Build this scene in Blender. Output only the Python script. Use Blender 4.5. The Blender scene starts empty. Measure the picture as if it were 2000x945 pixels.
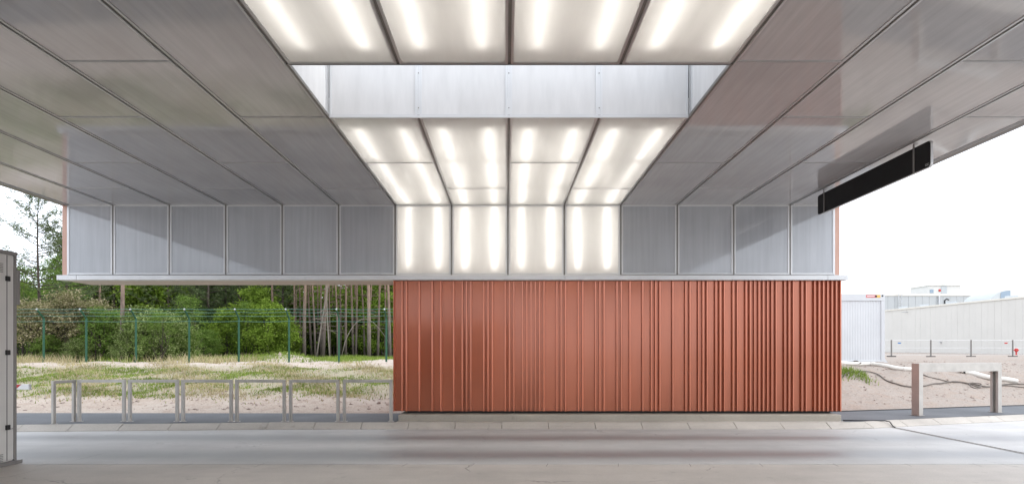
import bpy, math, random
import numpy as np
from mathutils import Vector

random.seed(7)
R = math.radians
S = bpy.context.scene
COL = S.collection

# ------------------------------------------------------------------ camera, world, sun, exposure
CAMZ, F = 1.67, 1150.0            # eye height; focal length in pixels of the 2000 px wide photograph
VX, VY = 989.0, 684.0             # vanishing point of the photograph
cam_data = bpy.data.cameras.new('camera')
cam = bpy.data.objects.new('camera', cam_data)
COL.objects.link(cam)
cam.location = (0, 0, CAMZ)
cam.rotation_euler = (R(90), 0, 0)
cam_data.sensor_width = 36.0
cam_data.lens = 36.0 * F / 2000.0
cam_data.shift_x = (1000 - VX) / 2000.0
cam_data.shift_y = (VY - 472.5) / 2000.0
cam_data.clip_end = 3000
S.camera = cam

SUN_EL, SUN_AZ = 36.0, 108.0      # high thin overcast
world = bpy.data.worlds.new('World')
S.world = world
world.use_nodes = True
wn = world.node_tree
wn.nodes.clear()
sky = wn.nodes.new('ShaderNodeTexSky')
sky.sky_type = 'NISHITA'
sky.sun_disc = False
sky.sun_elevation = R(SUN_EL)
sky.sun_rotation = R(SUN_AZ)
mixw = wn.nodes.new('ShaderNodeMix')
mixw.data_type = 'RGBA'
mixw.inputs[0].default_value = 0.94
mixw.inputs[7].default_value = (9.3, 9.9, 10.9, 1)      # even white cloud cover
bg = wn.nodes.new('ShaderNodeBackground')
bg.inputs[1].default_value = 0.12
wo = wn.nodes.new('ShaderNodeOutputWorld')
wn.links.new(sky.outputs[0], mixw.inputs[6])
wn.links.new(mixw.outputs[2], bg.inputs[0])
wn.links.new(bg.outputs[0], wo.inputs[0])

sun_data = bpy.data.lights.new('sun', 'SUN')
sun_data.energy = 0.9
sun_data.angle = R(50)
sun_data.color = (1.0, 0.96, 0.91)
sun = bpy.data.objects.new('sun', sun_data)
COL.objects.link(sun)
sun.location = (30, -20, 60)
sdir = Vector((math.sin(R(SUN_AZ)) * math.cos(R(SUN_EL)), math.cos(R(SUN_AZ)) * math.cos(R(SUN_EL)), math.sin(R(SUN_EL))))
sun.rotation_euler = sdir.to_track_quat('Z', 'Y').to_euler()

S.view_settings.view_transform = 'Standard'
S.view_settings.look = 'None'
S.view_settings.exposure = 0.9
S.view_settings.gamma = 1.0
S.view_settings.use_curve_mapping = False
S.render.engine = 'CYCLES'
S.cycles.use_denoising = True
S.cycles.max_bounces = 9
S.cycles.diffuse_bounces = 5
S.cycles.transmission_bounces = 6
S.cycles.sample_clamp_indirect = 6.0
S.cycles.use_adaptive_sampling = False


def px(x, depth):
    return (x - VX) * depth / F


def pz(y, depth):
    return CAMZ + (VY - y) * depth / F


# ------------------------------------------------------------------ material helpers
class NT:
    def __init__(self, name):
        self.m = bpy.data.materials.new(name)
        self.m.use_nodes = True
        self.t = self.m.node_tree
        self.t.nodes.clear()
        self.out = self.t.nodes.new('ShaderNodeOutputMaterial')

    def n(self, typ, **kw):
        nd = self.t.nodes.new(typ)
        for k, v in kw.items():
            setattr(nd, k, v)
        return nd

    def put(self, sock, v):
        if v is None:
            return
        if isinstance(v, bpy.types.NodeSocket):
            self.t.links.new(v, sock)
        elif isinstance(v, (tuple, list)) and len(v) == 3 and sock.type == 'RGBA':
            sock.default_value = (*v, 1)
        else:
            sock.default_value = v

    def pos(self):
        return self.n('ShaderNodeNewGeometry').outputs['Position']

    def island(self):
        return self.n('ShaderNodeNewGeometry').outputs['Random Per Island']

    def orand(self):
        return self.n('ShaderNodeObjectInfo').outputs['Random']

    def scale(self, vec, s):
        nd = self.n('ShaderNodeMapping')
        self.put(nd.inputs['Vector'], vec)
        nd.inputs['Scale'].default_value = s
        return nd.outputs[0]

    def noise(self, vec, sc, detail=4, rough=0.55):
        nd = self.n('ShaderNodeTexNoise')
        self.put(nd.inputs['Vector'], vec)
        nd.inputs['Scale'].default_value = sc
        nd.inputs['Detail'].default_value = detail
        nd.inputs['Roughness'].default_value = rough
        return nd.outputs['Fac']

    def ramp(self, fac, stops):
        nd = self.n('ShaderNodeValToRGB')
        self.put(nd.inputs[0], fac)
        el = nd.color_ramp.elements
        while len(el) < len(stops):
            el.new(0.5)
        for e, (p, c) in zip(el, stops):
            e.position = p
            e.color = (c, c, c, 1) if not isinstance(c, (tuple, list)) else (*c, 1)
        return nd.outputs[0]

    def mix(self, fac, a, b, mode='MIX'):
        nd = self.n('ShaderNodeMix', data_type='RGBA', blend_type=mode)
        self.put(nd.inputs[0], fac)
        self.put(nd.inputs[6], a)
        self.put(nd.inputs[7], b)
        return nd.outputs[2]

    def math(self, op, a, b=0.0, c=0.0):
        nd = self.n('ShaderNodeMath', operation=op)
        self.put(nd.inputs[0], a)
        self.put(nd.inputs[1], b)
        self.put(nd.inputs[2], c)
        return nd.outputs[0]

    def sep(self, vec):
        nd = self.n('ShaderNodeSeparateXYZ')
        self.put(nd.inputs[0], vec)
        return nd.outputs

    def bump(self, h, strength=0.3, dist=0.01):
        nd = self.n('ShaderNodeBump')
        nd.inputs['Strength'].default_value = strength
        nd.inputs['Distance'].default_value = dist
        self.put(nd.inputs['Height'], h)
        return nd.outputs[0]

    def pbr(self, col, rough=0.5, metal=0.0, normal=None, spec=0.5, **kw):
        nd = self.n('ShaderNodeBsdfPrincipled')
        self.put(nd.inputs['Base Color'], col)
        self.put(nd.inputs['Roughness'], rough)
        self.put(nd.inputs['Metallic'], metal)
        self.put(nd.inputs['Specular IOR Level'], spec)
        if normal is not None:
            self.put(nd.inputs['Normal'], normal)
        for k, v in kw.items():
            self.put(nd.inputs[k], v)
        return nd.outputs[0]

    def done(self, shader):
        self.t.links.new(shader, self.out.inputs[0])
        return self.m


M = {}


def simple(name, col, rough=0.5, metal=0.0, var=0.12, sc=6.0, bump=0.0, spec=0.5):
    t = NT(name)
    p = t.pos()
    nz = t.noise(p, sc, 5)
    k = t.ramp(nz, [(0.25, 1 - var), (0.75, 1 + var * 0.6)])
    c = t.mix(1.0, col, k, 'MULTIPLY')
    rr = t.math('ADD', t.math('MULTIPLY', t.noise(p, sc * 2.3, 3), 0.16), rough - 0.08)
    nrm = t.bump(t.noise(p, sc * 12, 4), 0.4, bump) if bump else None
    M[name] = t.done(t.pbr(c, rr, metal, nrm, spec))
    return M[name]


simple('aluminium', (0.60, 0.60, 0.60), 0.38, 0.75, 0.10, 3.0)
simple('aluminium_white', (0.66, 0.665, 0.67), 0.40, 0.25, 0.06, 2.0)
simple('channel_metal', (0.24, 0.225, 0.21), 0.45, 0.5, 0.15, 5.0)
simple('steel', (0.46, 0.435, 0.40), 0.5, 0.4, 0.16, 4.0)
simple('galvanised', (0.55, 0.56, 0.57), 0.45, 0.8, 0.15, 5.0)
simple('dark_rubber', (0.02, 0.02, 0.022), 0.6, 0, 0.2, 8.0)
simple('black_plastic', (0.012, 0.012, 0.013), 0.45, 0, 0.1, 8.0)
simple('heater_black', (0.008, 0.008, 0.009), 0.55, 0, 0.1, 3.0, spec=0.3)
simple('white_tray', (0.80, 0.80, 0.79), 0.6, 0, 0.03, 3.0)
simple('salmon_paint', (0.62, 0.38, 0.30), 0.5, 0, 0.06, 2.0)
simple('soffit_paint', (0.62, 0.54, 0.49), 0.5, 0, 0.05, 2.0)
simple('roof_felt', (0.16, 0.16, 0.16), 0.9, 0, 0.2, 2.0)
simple('dark_base', (0.07, 0.065, 0.06), 0.8, 0, 0.2, 5.0)
simple('booth_panel', (0.60, 0.59, 0.565), 0.45, 0.1, 0.07, 2.5)
simple('booth_frame', (0.26, 0.25, 0.24), 0.45, 0.4, 0.1, 4.0)
simple('paint_white', (0.78, 0.78, 0.77), 0.4, 0, 0.08, 5.0)
simple('paint_red', (0.48, 0.025, 0.02), 0.4, 0, 0.1, 5.0)
simple('paint_blue', (0.05, 0.16, 0.36), 0.4, 0, 0.1, 5.0)
simple('label_red', (0.55, 0.12, 0.12), 0.5, 0, 0.1, 9.0)
simple('label_orange', (0.70, 0.42, 0.10), 0.5, 0, 0.1, 9.0)
simple('container_white', (0.55, 0.56, 0.57), 0.5, 0, 0.06, 1.5)
simple('hall_white', (0.60, 0.58, 0.54), 0.55, 0, 0.05, 0.3)
simple('hall_grey', (0.44, 0.46, 0.46), 0.6, 0, 0.05, 0.3)
simple('hall_trim', (0.70, 0.67, 0.60), 0.55, 0, 0.05, 0.5)
simple('roof_glass', (0.24, 0.30, 0.36), 0.2, 0.2, 0.1, 0.5)
simple('green_post', (0.006, 0.066, 0.03), 0.55, 0.0, 0.15, 6.0)
simple('green_wire', (0.08, 0.19, 0.155), 0.5, 0.2, 0.1, 6.0)
simple('pvc_pipe', (0.72, 0.69, 0.63), 0.45, 0, 0.14, 3.0)
simple('hose', (0.13, 0.105, 0.085), 0.55, 0, 0.3, 4.0)
simple('stone', (0.36, 0.29, 0.25), 0.9, 0, 0.25, 12.0, 0.01)
simple('branch_dead', (0.22, 0.19, 0.16), 0.85, 0, 0.25, 6.0)


def mat_poly():
    """unlit multiwall polycarbonate: grey, glossy, faint streaks along the channels"""
    for name, sc, bumpsc, col in (('polycarbonate_ceiling', (14, 0.7, 14), (30, 0.8, 30), (0.51, 0.50, 0.505)),
                                  ('polycarbonate_wall', (14, 14, 0.6), (30, 30, 0.8), (0.42, 0.435, 0.46))):
        t = NT(name)
        p = t.pos()
        ox = t.n('ShaderNodeVectorMath', operation='ADD')
        t.put(ox.inputs[0], p)
        t.put(ox.inputs[1], t.orand())
        st = t.noise(t.scale(ox.outputs[0], sc), 1.0, 4, 0.6)
        big = t.noise(p, 0.55, 3)
        k = t.math('MULTIPLY', t.ramp(st, [(0.3, 0.90), (0.7, 1.06)]), t.ramp(big, [(0.3, 0.90), (0.7, 1.08)]))
        pr = t.math('ADD', 0.93, t.math('MULTIPLY', t.orand(), 0.12))
        k = t.math('MULTIPLY', k, pr)
        c = t.mix(1.0, col, k, 'MULTIPLY')
        b = t.bump(t.noise(t.scale(p, bumpsc), 1.0, 3, 0.6), 0.03, 0.004)
        rough = t.math('ADD', 0.03, t.math('MULTIPLY', st, 0.07))
        M[name] = t.done(t.pbr(c, rough, 0, b, 0.8))
    # lit panels: the same sheet passing the light of the tubes behind it
    t = NT('polycarbonate_opal')
    p = t.pos()
    nz = t.noise(t.scale(p, (9, 1.2, 1.2)), 1.0, 3)
    c = t.mix(t.ramp(nz, [(0.3, 0.0), (0.7, 1.0)]), (0.74, 0.725, 0.70), (0.80, 0.785, 0.76))
    tr = t.n('ShaderNodeBsdfTranslucent')
    t.put(tr.inputs[0], c)
    df = t.n('ShaderNodeBsdfDiffuse')
    t.put(df.inputs[0], (0.55, 0.53, 0.51))
    mx = t.n('ShaderNodeMixShader')
    mx.inputs[0].default_value = 0.42
    t.put(mx.inputs[1], tr.outputs[0])
    t.put(mx.inputs[2], df.outputs[0])
    gl = t.n('ShaderNodeBsdfGlossy')
    gl.inputs['Roughness'].default_value = 0.16
    lw = t.n('ShaderNodeLayerWeight')
    frs = t.math('ADD', t.math('MULTIPLY', t.math('POWER', lw.outputs['Facing'], 4.0), 0.7), 0.04)
    m2 = t.n('ShaderNodeMixShader')
    t.put(m2.inputs[0], frs)
    t.put(m2.inputs[1], mx.outputs[0])
    t.put(m2.inputs[2], gl.outputs[0])
    M['polycarbonate_opal'] = t.done(m2.outputs[0])
    # skylight well: pale sheet lit by the sky
    t = NT('polycarbonate_pale')
    p = t.pos()
    nz = t.noise(t.scale(p, (8, 8, 1.4)), 1.0, 3)
    c = t.mix(t.ramp(nz, [(0.3, 0.0), (0.7, 1.0)]), (0.64, 0.635, 0.63), (0.71, 0.705, 0.70))
    M['polycarbonate_pale'] = t.done(t.pbr(c, 0.25, 0, None, 0.5))
    t = NT('tube_glow')
    e = t.n('ShaderNodeEmission')
    e.inputs[0].default_value = (1.0, 0.965, 0.92, 1)
    t.put(e.inputs[1], t.math('MULTIPLY', t.math('ADD', 0.86, t.math('MULTIPLY', t.orand(), 0.28)), 6.6))
    M['tube_glow'] = t.done(e.outputs[0])


mat_poly()


def mat_red():
    t = NT('red_cladding')
    p = t.pos()
    big = t.noise(t.scale(p, (0.9, 0.9, 0.5)), 1.0, 3)
    fine = t.noise(t.scale(p, (60, 60, 2.5)), 1.0, 3)
    k = t.math('MULTIPLY', t.ramp(big, [(0.3, 0.92), (0.7, 1.06)]), t.ramp(fine, [(0.3, 0.96), (0.7, 1.03)]))
    k = t.math('MULTIPLY', k, t.math('ADD', 0.93, t.math('MULTIPLY', t.orand(), 0.14)))
    c = t.mix(1.0, (0.44, 0.130, 0.064), k, 'MULTIPLY')
    b = t.bump(t.noise(t.scale(p, (3.0, 3.0, 1.1)), 1.0, 2), 0.07, 0.02)
    rough = t.math('ADD', 0.20, t.math('MULTIPLY', t.orand(), 0.08))
    M['red_cladding'] = t.done(t.pbr(c, rough, 0.5, b, 0.7, **{'Coat Weight': 0.35, 'Coat Roughness': 0.1, 'Coat IOR': 1.55}))


mat_red()


def mat_concrete():
    for name, base, tracks in (('lane_concrete', (0.475, 0.467, 0.455), True), ('apron_concrete', (0.47, 0.43, 0.39), False),
                               ('kerb_concrete', (0.47, 0.435, 0.39), None), ('plinth_concrete', (0.40, 0.365, 0.31), None)):
        t = NT(name)
        p = t.pos()
        n1 = t.noise(t.scale(p, (0.16, 0.9, 1)), 1.0, 6, 0.6)       # long drag streaks across the lane
        n2 = t.noise(p, 1.1, 6, 0.65)
        n3 = t.noise(p, 55.0, 3)
        k = t.math('MULTIPLY', t.ramp(n1, [(0.3, 0.84), (0.7, 1.10)]), t.ramp(n2, [(0.3, 0.88), (0.72, 1.07)]))
        k = t.math('MULTIPLY', k, t.ramp(n3, [(0.3, 0.90), (0.7, 1.07)]))
        k = t.math('MULTIPLY', k, t.ramp(t.noise(p, 210.0, 2), [(0.3, 0.86), (0.5, 1.0), (0.75, 1.12)]))
        vor = t.n('ShaderNodeTexVoronoi', feature='DISTANCE_TO_EDGE')
        wv = t.n('ShaderNodeVectorMath', operation='ADD')
        t.put(wv.inputs[0], p)
        t.put(wv.inputs[1], t.math('MULTIPLY', t.noise(p, 1.6, 4), 1.2))
        t.put(vor.inputs['Vector'], wv.outputs[0])
        vor.inputs['Scale'].default_value = 0.22
        crk = t.math('MULTIPLY', t.ramp(vor.outputs['Distance'], [(0.0, 1.0), (0.004, 0.0)]), t.ramp(n2, [(0.45, 0.0), (0.6, 0.5)]))
        spots = t.math('MULTIPLY', t.ramp(t.noise(p, 3.4, 2), [(0.66, 0.0), (0.74, 1.0)]), 0.14)
        k = t.math('MULTIPLY', k, t.math('SUBTRACT', 1.0, t.math('ADD', crk, spots)))
        c = t.mix(1.0, base, k, 'MULTIPLY')
        if tracks:                                                   # rubber left in two wheel tracks by trucks that stop here
            s = t.sep(p)
            wob = t.math('MULTIPLY', t.math('SUBTRACT', t.noise(t.scale(p, (0.12, 0.4, 1)), 1.0, 3), 0.5), 0.5)
            y = t.math('ADD', s[1], wob)
            tot = None
            for yc, w in ((11.25, 0.36), (9.45, 0.42)):
                d = t.math('DIVIDE', t.math('SUBTRACT', y, yc), w)
                g = t.math('EXPONENT', t.math('MULTIPLY', t.math('MULTIPLY', d, d), -1.0))
                tot = g if tot is None else t.math('ADD', tot, g)
            # the tracks are worn smooth: a little darker, and glossy, so they mirror whatever stands beyond them
            tot = t.math('MINIMUM', t.math('MULTIPLY', tot, t.ramp(n1, [(0.25, 0.75), (0.7, 1.05)])), 1.0)
            c = t.mix(t.math('MULTIPLY', tot, 0.70), c, (0.12, 0.118, 0.125))
            wear = t.math('SUBTRACT', 0.66, t.math('MULTIPLY', tot, 0.26))
        b = t.bump(t.noise(p, 90, 4), 0.25, 0.003)
        M[name] = t.done(t.pbr(c, wear if tracks else (0.68 if tracks is not None else 0.85), 0, b, 0.5 if tracks else 0.4))
    t = NT('asphalt')
    p = t.pos()
    k = t.math('MULTIPLY', t.ramp(t.noise(p, 0.9, 5), [(0.3, 0.8), (0.7, 1.15)]), t.ramp(t.noise(p, 140, 3), [(0.3, 0.75), (0.7, 1.25)]))
    c = t.mix(1.0, (0.105, 0.11, 0.118), k, 'MULTIPLY')
    M['asphalt'] = t.done(t.pbr(c, 0.8, 0, t.bump(t.noise(p, 120, 3), 0.5, 0.006), 0.4))


mat_concrete()


def mat_ground():
    t = NT('dirt')
    p = t.pos()
    s = t.sep(p)
    n1 = t.noise(p, 0.35, 6, 0.6)
    n2 = t.noise(p, 2.6, 6, 0.7)
    n3 = t.noise(p, 19.0, 5, 0.7)
    pink = (0.41, 0.335, 0.275)
    pale = (0.47, 0.405, 0.345)
    grey = (0.29, 0.25, 0.22)
    c = t.mix(t.ramp(n1, [(0.35, 0.0), (0.65, 1.0)]), pink, pale)
    far = t.n('ShaderNodeMapRange')
    t.put(far.inputs[0], s[1])
    far.inputs[1].default_value, far.inputs[2].default_value = 22.2, 23.6
    c = t.mix(t.math('MULTIPLY', far.outputs[0], 0.7), c, pale)
    by0 = t.n('ShaderNodeMapRange')
    t.put(by0.inputs[0], t.math('ADD', s[1], n2))
    by0.inputs[1].default_value, by0.inputs[2].default_value = 17.0, 18.6
    by1 = t.n('ShaderNodeMapRange')
    t.put(by1.inputs[0], t.math('ADD', s[1], n2))
    by1.inputs[1].default_value, by1.inputs[2].default_value = 24.6, 23.2
    bl = t.n('ShaderNodeMapRange')
    t.put(bl.inputs[0], s[0])
    bl.inputs[1].default_value, bl.inputs[2].default_value = 4.0, 2.0
    turf = t.math('MULTIPLY', t.math('MULTIPLY', by0.outputs[0], by1.outputs[0]), bl.outputs[0])
    c = t.mix(t.math('MULTIPLY', turf, 0.85), c, (0.29, 0.265, 0.175))
    right = t.n('ShaderNodeMapRange')
    t.put(right.inputs[0], s[0])
    right.inputs[1].default_value, right.inputs[2].default_value = 2.0, 7.0
    c = t.mix(t.math('MULTIPLY', right.outputs[0], 0.75), c, grey)
    c = t.mix(t.ramp(n2, [(0.48, 0.0), (0.62, 0.55)]), c, (0.33, 0.25, 0.20))
    k = t.ramp(n3, [(0.28, 0.66), (0.5, 1.0), (0.75, 1.16)])
    c = t.mix(1.0, c, k, 'MULTIPLY')
    # turf beyond the fence, under the trees
    tm = t.n('ShaderNodeMapRange')
    t.put(tm.inputs[0], t.math('ADD', s[1], t.math('MULTIPLY', n2, 8.0)))
    tm.inputs[1].default_value, tm.inputs[2].default_value = 38.0, 41.0
    lf = t.n('ShaderNodeMapRange')
    t.put(lf.inputs[0], s[0])
    lf.inputs[1].default_value, lf.inputs[2].default_value = 6.0, -2.0
    c = t.mix(t.math('MULTIPLY', tm.outputs[0], lf.outputs[0]), c, (0.075, 0.095, 0.03))
    h = t.math('ADD', t.math('MULTIPLY', n2, 1.0), t.math('MULTIPLY', n3, 0.5))
    M['dirt'] = t.done(t.pbr(c, 0.95, 0, t.bump(h, 0.8, 0.06), 0.2))


mat_ground()


def mat_leaf(name, cols, trans=0.35, vary=True):
    t = NT(name)
    i = t.island() if vary else t.orand()
    c = t.ramp(i, [(k / max(1, len(cols) - 1), cc) for k, cc in enumerate(cols)])
    nz = t.noise(t.pos(), 0.7, 3)
    c = t.mix(1.0, c, t.ramp(nz, [(0.3, 0.75), (0.7, 1.2)]), 'MULTIPLY')
    df = t.n('ShaderNodeBsdfDiffuse')
    t.put(df.inputs[0], c)
    tr = t.n('ShaderNodeBsdfTranslucent')
    t.put(tr.inputs[0], c)
    mx = t.n('ShaderNodeMixShader')
    mx.inputs[0].default_value = trans
    t.put(mx.inputs[1], df.outputs[0])
    t.put(mx.inputs[2], tr.outputs[0])
    M[name] = t.done(mx.outputs[0])


mat_leaf('leaf_bright', [(0.09, 0.15, 0.02), (0.165, 0.25, 0.035), (0.27, 0.36, 0.07)], 0.45)
mat_leaf('leaf_green', [(0.075, 0.14, 0.025), (0.14, 0.225, 0.045), (0.23, 0.31, 0.09)], 0.42)
mat_leaf('leaf_pale', [(0.07, 0.12, 0.025), (0.16, 0.22, 0.065), (0.33, 0.38, 0.17)], 0.42)
mat_leaf('leaf_blossom', [(0.10, 0.12, 0.04), (0.22, 0.20, 0.10), (0.44, 0.38, 0.25)], 0.3)
mat_leaf('leaf_dark', [(0.045, 0.08, 0.022), (0.085, 0.135, 0.04), (0.14, 0.19, 0.07)], 0.35)
mat_leaf('leaf_wood', [(0.07, 0.115, 0.025), (0.14, 0.21, 0.04), (0.26, 0.34, 0.06)], 0.4)
mat_leaf('needles', [(0.065, 0.10, 0.045), (0.11, 0.15, 0.065), (0.18, 0.21, 0.105)], 0.3)
mat_leaf('grass_green', [(0.10, 0.16, 0.03), (0.19, 0.27, 0.05), (0.28, 0.33, 0.09)], 0.3)
mat_leaf('grass_dry', [(0.30, 0.25, 0.13), (0.44, 0.38, 0.22), (0.52, 0.46, 0.30)], 0.3)


def mat_bark(name, low, high, z0, z1):
    t = NT(name)
    p = t.pos()
    s = t.sep(p)
    mr = t.n('ShaderNodeMapRange')
    t.put(mr.inputs[0], s[2])
    mr.inputs[1].default_value, mr.inputs[2].default_value = z0, z1
    c = t.mix(mr.outputs[0], low, high)
    nz = t.noise(t.scale(p, (9, 9, 2.2)), 1.0, 5, 0.7)
    c = t.mix(1.0, c, t.ramp(nz, [(0.3, 0.55), (0.7, 1.25)]), 'MULTIPLY')
    c = t.mix(1.0, c, t.math('ADD', 0.75, t.math('MULTIPLY', t.orand(), 0.5)), 'MULTIPLY')
    M[name] = t.done(t.pbr(c, 0.9, 0, t.bump(nz, 0.7, 0.03), 0.2))


mat_bark('bark_pine', (0.15, 0.125, 0.108), (0.26, 0.175, 0.13), 2.5, 7.0)
mat_bark('bark_dark', (0.045, 0.038, 0.032), (0.08, 0.065, 0.052), 1.0, 5.0)


# ------------------------------------------------------------------ mesh helpers
class MB:
    def __init__(self):
        self.v, self.f = [], []

    def face(self, pts):
        i = len(self.v)
        self.v += [tuple(p) for p in pts]
        self.f.append(tuple(range(i, i + len(pts))))

    def box(self, x0, y0, z0, x1, y1, z1, c=0.0):
        if c <= 0:
            i = len(self.v)
            self.v += [(x, y, z) for x in (x0, x1) for y in (y0, y1) for z in (z0, z1)]
            for q in ((0, 1, 3, 2), (4, 6, 7, 5), (0, 4, 5, 1), (2, 3, 7, 6), (0, 2, 6, 4), (1, 5, 7, 3)):
                self.f.append(tuple(i + a for a in q))
            return self
        # chamfered box
        lo, hi = (x0, y0, z0), (x1, y1, z1)
        idx = {}

        def vert(sx, sy, sz, ax):
            s = (sx, sy, sz)
            p = []
            for a in range(3):
                b = hi[a] if s[a] > 0 else lo[a]
                if a != ax:
                    b -= s[a] * c
                p.append(b)
            key = (s, ax)
            if key not in idx:
                idx[key] = len(self.v)
                self.v.append(tuple(p))
            return idx[key]
        for ax in range(3):
            b, d = [a for a in range(3) if a != ax]
            for sg in (-1, 1):
                q = []
                for u, w in ((-1, -1), (1, -1), (1, 1), (-1, 1)):
                    s = [0, 0, 0]
                    s[ax], s[b], s[d] = sg, u, w
                    q.append(vert(*s, ax))
                flip = (sg > 0) != (ax != 1)
                self.f.append(tuple(q if not flip else q[::-1]))
        for ax in range(3):                       # edges along ax
            b, d = [a for a in range(3) if a != ax]
            for u in (-1, 1):
                for w in (-1, 1):
                    s0, s1 = [0, 0, 0], [0, 0, 0]
                    s0[ax], s1[ax] = -1, 1
                    s0[b] = s1[b] = u
                    s0[d] = s1[d] = w
                    self.f.append((vert(*s0, b), vert(*s1, b), vert(*s1, d), vert(*s0, d)))
        for sx in (-1, 1):
            for sy in (-1, 1):
                for sz in (-1, 1):
                    self.f.append((vert(sx, sy, sz, 0), vert(sx, sy, sz, 1), vert(sx, sy, sz, 2)))
        return self

    def tube(self, pts, r, n=8, cap=True):
        rs = r if isinstance(r, (list, tuple)) else [r] * len(pts)
        pts = [Vector(p) for p in pts]
        base = len(self.v)
        ref = Vector((0.0, 0.0, 1.0))
        d0 = (pts[1] - pts[0]).normalized()
        if abs(d0.dot(ref)) > 0.9:
            ref = Vector((0.0, 1.0, 0.0))
        for i, p in enumerate(pts):
            d = (pts[min(i + 1, len(pts) - 1)] - pts[max(i - 1, 0)]).normalized()
            a = d.cross(ref)
            if a.length < 1e-4:
                a = d.cross(Vector((1, 0, 0)))
            a.normalize()
            b = d.cross(a)
            for k in range(n):
                t = 2 * math.pi * k / n
                q = p + (a * math.cos(t) + b * math.sin(t)) * rs[i]
                self.v.append(tuple(q))
        for i in range(len(pts) - 1):
            for k in range(n):
                self.f.append((base + i * n + k, base + i * n + (k + 1) % n, base + (i + 1) * n + (k + 1) % n, base + (i + 1) * n + k))
        if cap:
            self.f.append(tuple(base + k for k in range(n))[::-1])
            self.f.append(tuple(base + (len(pts) - 1) * n + k for k in range(n)))
        return self

    def prism(self, poly, axis, a0, a1):
        """extrude a polygon (list of 2-D points in the other two axes, in order) along an axis"""
        n = len(poly)
        i = len(self.v)
        for a in (a0, a1):
            for u, w in poly:
                p = [u, w]
                p.insert(axis, a)
                self.v.append(tuple(p))
        self.f.append(tuple(range(i, i + n)))
        self.f.append(tuple(range(i + n, i + 2 * n))[::-1])
        for k in range(n):
            self.f.append((i + k, i + n + k, i + n + (k + 1) % n, i + (k + 1) % n))
        return self

    def mesh(self, name, mat, off=(0, 0, 0), smooth=False, fix=True):
        me = bpy.data.meshes.new(name)
        ox, oy, oz = off
        me.from_pydata([(x - ox, y - oy, z - oz) for x, y, z in self.v], [], self.f)
        me.materials.append(M[mat])
        if fix:
            fix_normals(me)
        if smooth:
            me.polygons.foreach_set('use_smooth', [True] * len(me.polygons))
        me.update()
        return me


def fix_normals(me):
    import bmesh
    bm = bmesh.new()
    bm.from_mesh(me)
    bmesh.ops.recalc_face_normals(bm, faces=bm.faces)
    bm.to_mesh(me)
    bm.free()


def wloc(o):
    p = Vector((0, 0, 0))
    while o is not None:
        p += o.location
        o = o.parent
    return p


def build(name, mb, mat, parent=None, smooth=False, local=False, at=None, fix=True):
    """link one mesh object; vertices given in world coordinates unless local"""
    if local:
        o = bpy.data.objects.new(name, mb.mesh(name, mat, (0, 0, 0), smooth))
        if at is not None:
            o.location = at
    else:
        v = np.array(mb.v)
        c = Vector(((v[:, 0].min() + v[:, 0].max()) / 2, (v[:, 1].min() + v[:, 1].max()) / 2, v[:, 2].min())) if at is None else Vector(at)
        o = bpy.data.objects.new(name, mb.mesh(name, mat, c, smooth, fix))
        o.location = c - (wloc(parent) if parent else Vector((0, 0, 0)))
    COL.objects.link(o)
    o.parent = parent
    return o


def tag(o, label=None, cat=None, group=None, kind=None):
    if label:
        o['label'] = label
    if cat:
        o['category'] = cat
    if group:
        o['group'] = group
    if kind:
        o['kind'] = kind
    return o


def thing(name, label, cat, loc=(0, 0, 0), group=None, rz=0.0):
    o = bpy.data.objects.new(name, None)
    o.empty_display_size = 0.2
    COL.objects.link(o)
    o.location = loc
    o.rotation_euler = (0, 0, rz)
    return tag(o, label, cat, group)


def setting(name, mb, mat, smooth=False):
    return tag(build(name, mb, mat, None, smooth), kind='structure')


def copy_tree(o, parent=None):
    c = o.copy()
    COL.objects.link(c)
    c.parent = parent
    for ch in list(o.children):
        copy_tree(ch, c)
    return c


# ------------------------------------------------------------------ terrain
PL = [(14.2, -0.06), (14.55, 0.10), (16, 0.22), (18, 0.45), (21, 0.82), (23.6, 1.07), (26.5, 1.09), (30, 1.13), (40, 1.17), (80, 1.2), (200, 1.2)]
PR = [(-0.4, -0.06), (0.0, 0.10), (1.5, 0.36), (3.0, 0.75), (4.4, 1.08), (6, 1.17), (8, 1.19), (36, 1.06), (50, 1.12), (75, 1.36), (300, 1.4)]


def terrain(x, y):
    zl = np.interp(y, [a for a, b in PL], [b for a, b in PL])
    sr = y - (14.75 + 0.29 * np.clip(np.asarray(x) - 7.4, 0, 60))
    zr = np.interp(sr, [a for a, b in PR], [b for a, b in PR])
    w = np.clip((np.asarray(x) - 0.5) / 4.0, 0, 1)
    z = zl * (1 - w) + zr * w
    m = np.clip((z - 0.13) / 0.3, 0, 1)
    nz = (0.045 * np.sin(x * 1.9 + 1.3 * np.sin(y * 1.1)) + 0.035 * np.sin(y * 2.7 + x * 1.1) + 0.02 * np.sin(x * 5.3 - y * 4.1)
          + 0.014 * np.sin(x * 9.1 + y * 7.7 + 2 * np.sin(x * 3)))
    far = np.clip((60 - y) / 25.0, 0.0, 1)
    z = z + nz * m * far * 0.9
    # spoil heap beyond the fence, hummock beside the site container
    z = z + 0.33 * np.exp(-(((x + 13.0) / 1.5) ** 2 + ((y - 33.0) / 1.1) ** 2))
    z = z + 0.22 * np.exp(-(((x - 11.3) / 1.2) ** 2 + ((y - 18.9) / 0.9) ** 2)) + 0.2 * np.exp(-(((x - 15.2) / 1.6) ** 2 + ((y - 19.6) / 0.8) ** 2))
    return z


def tz(x, y):
    return float(terrain(np.array(float(x)), np.array(float(y))))


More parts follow.
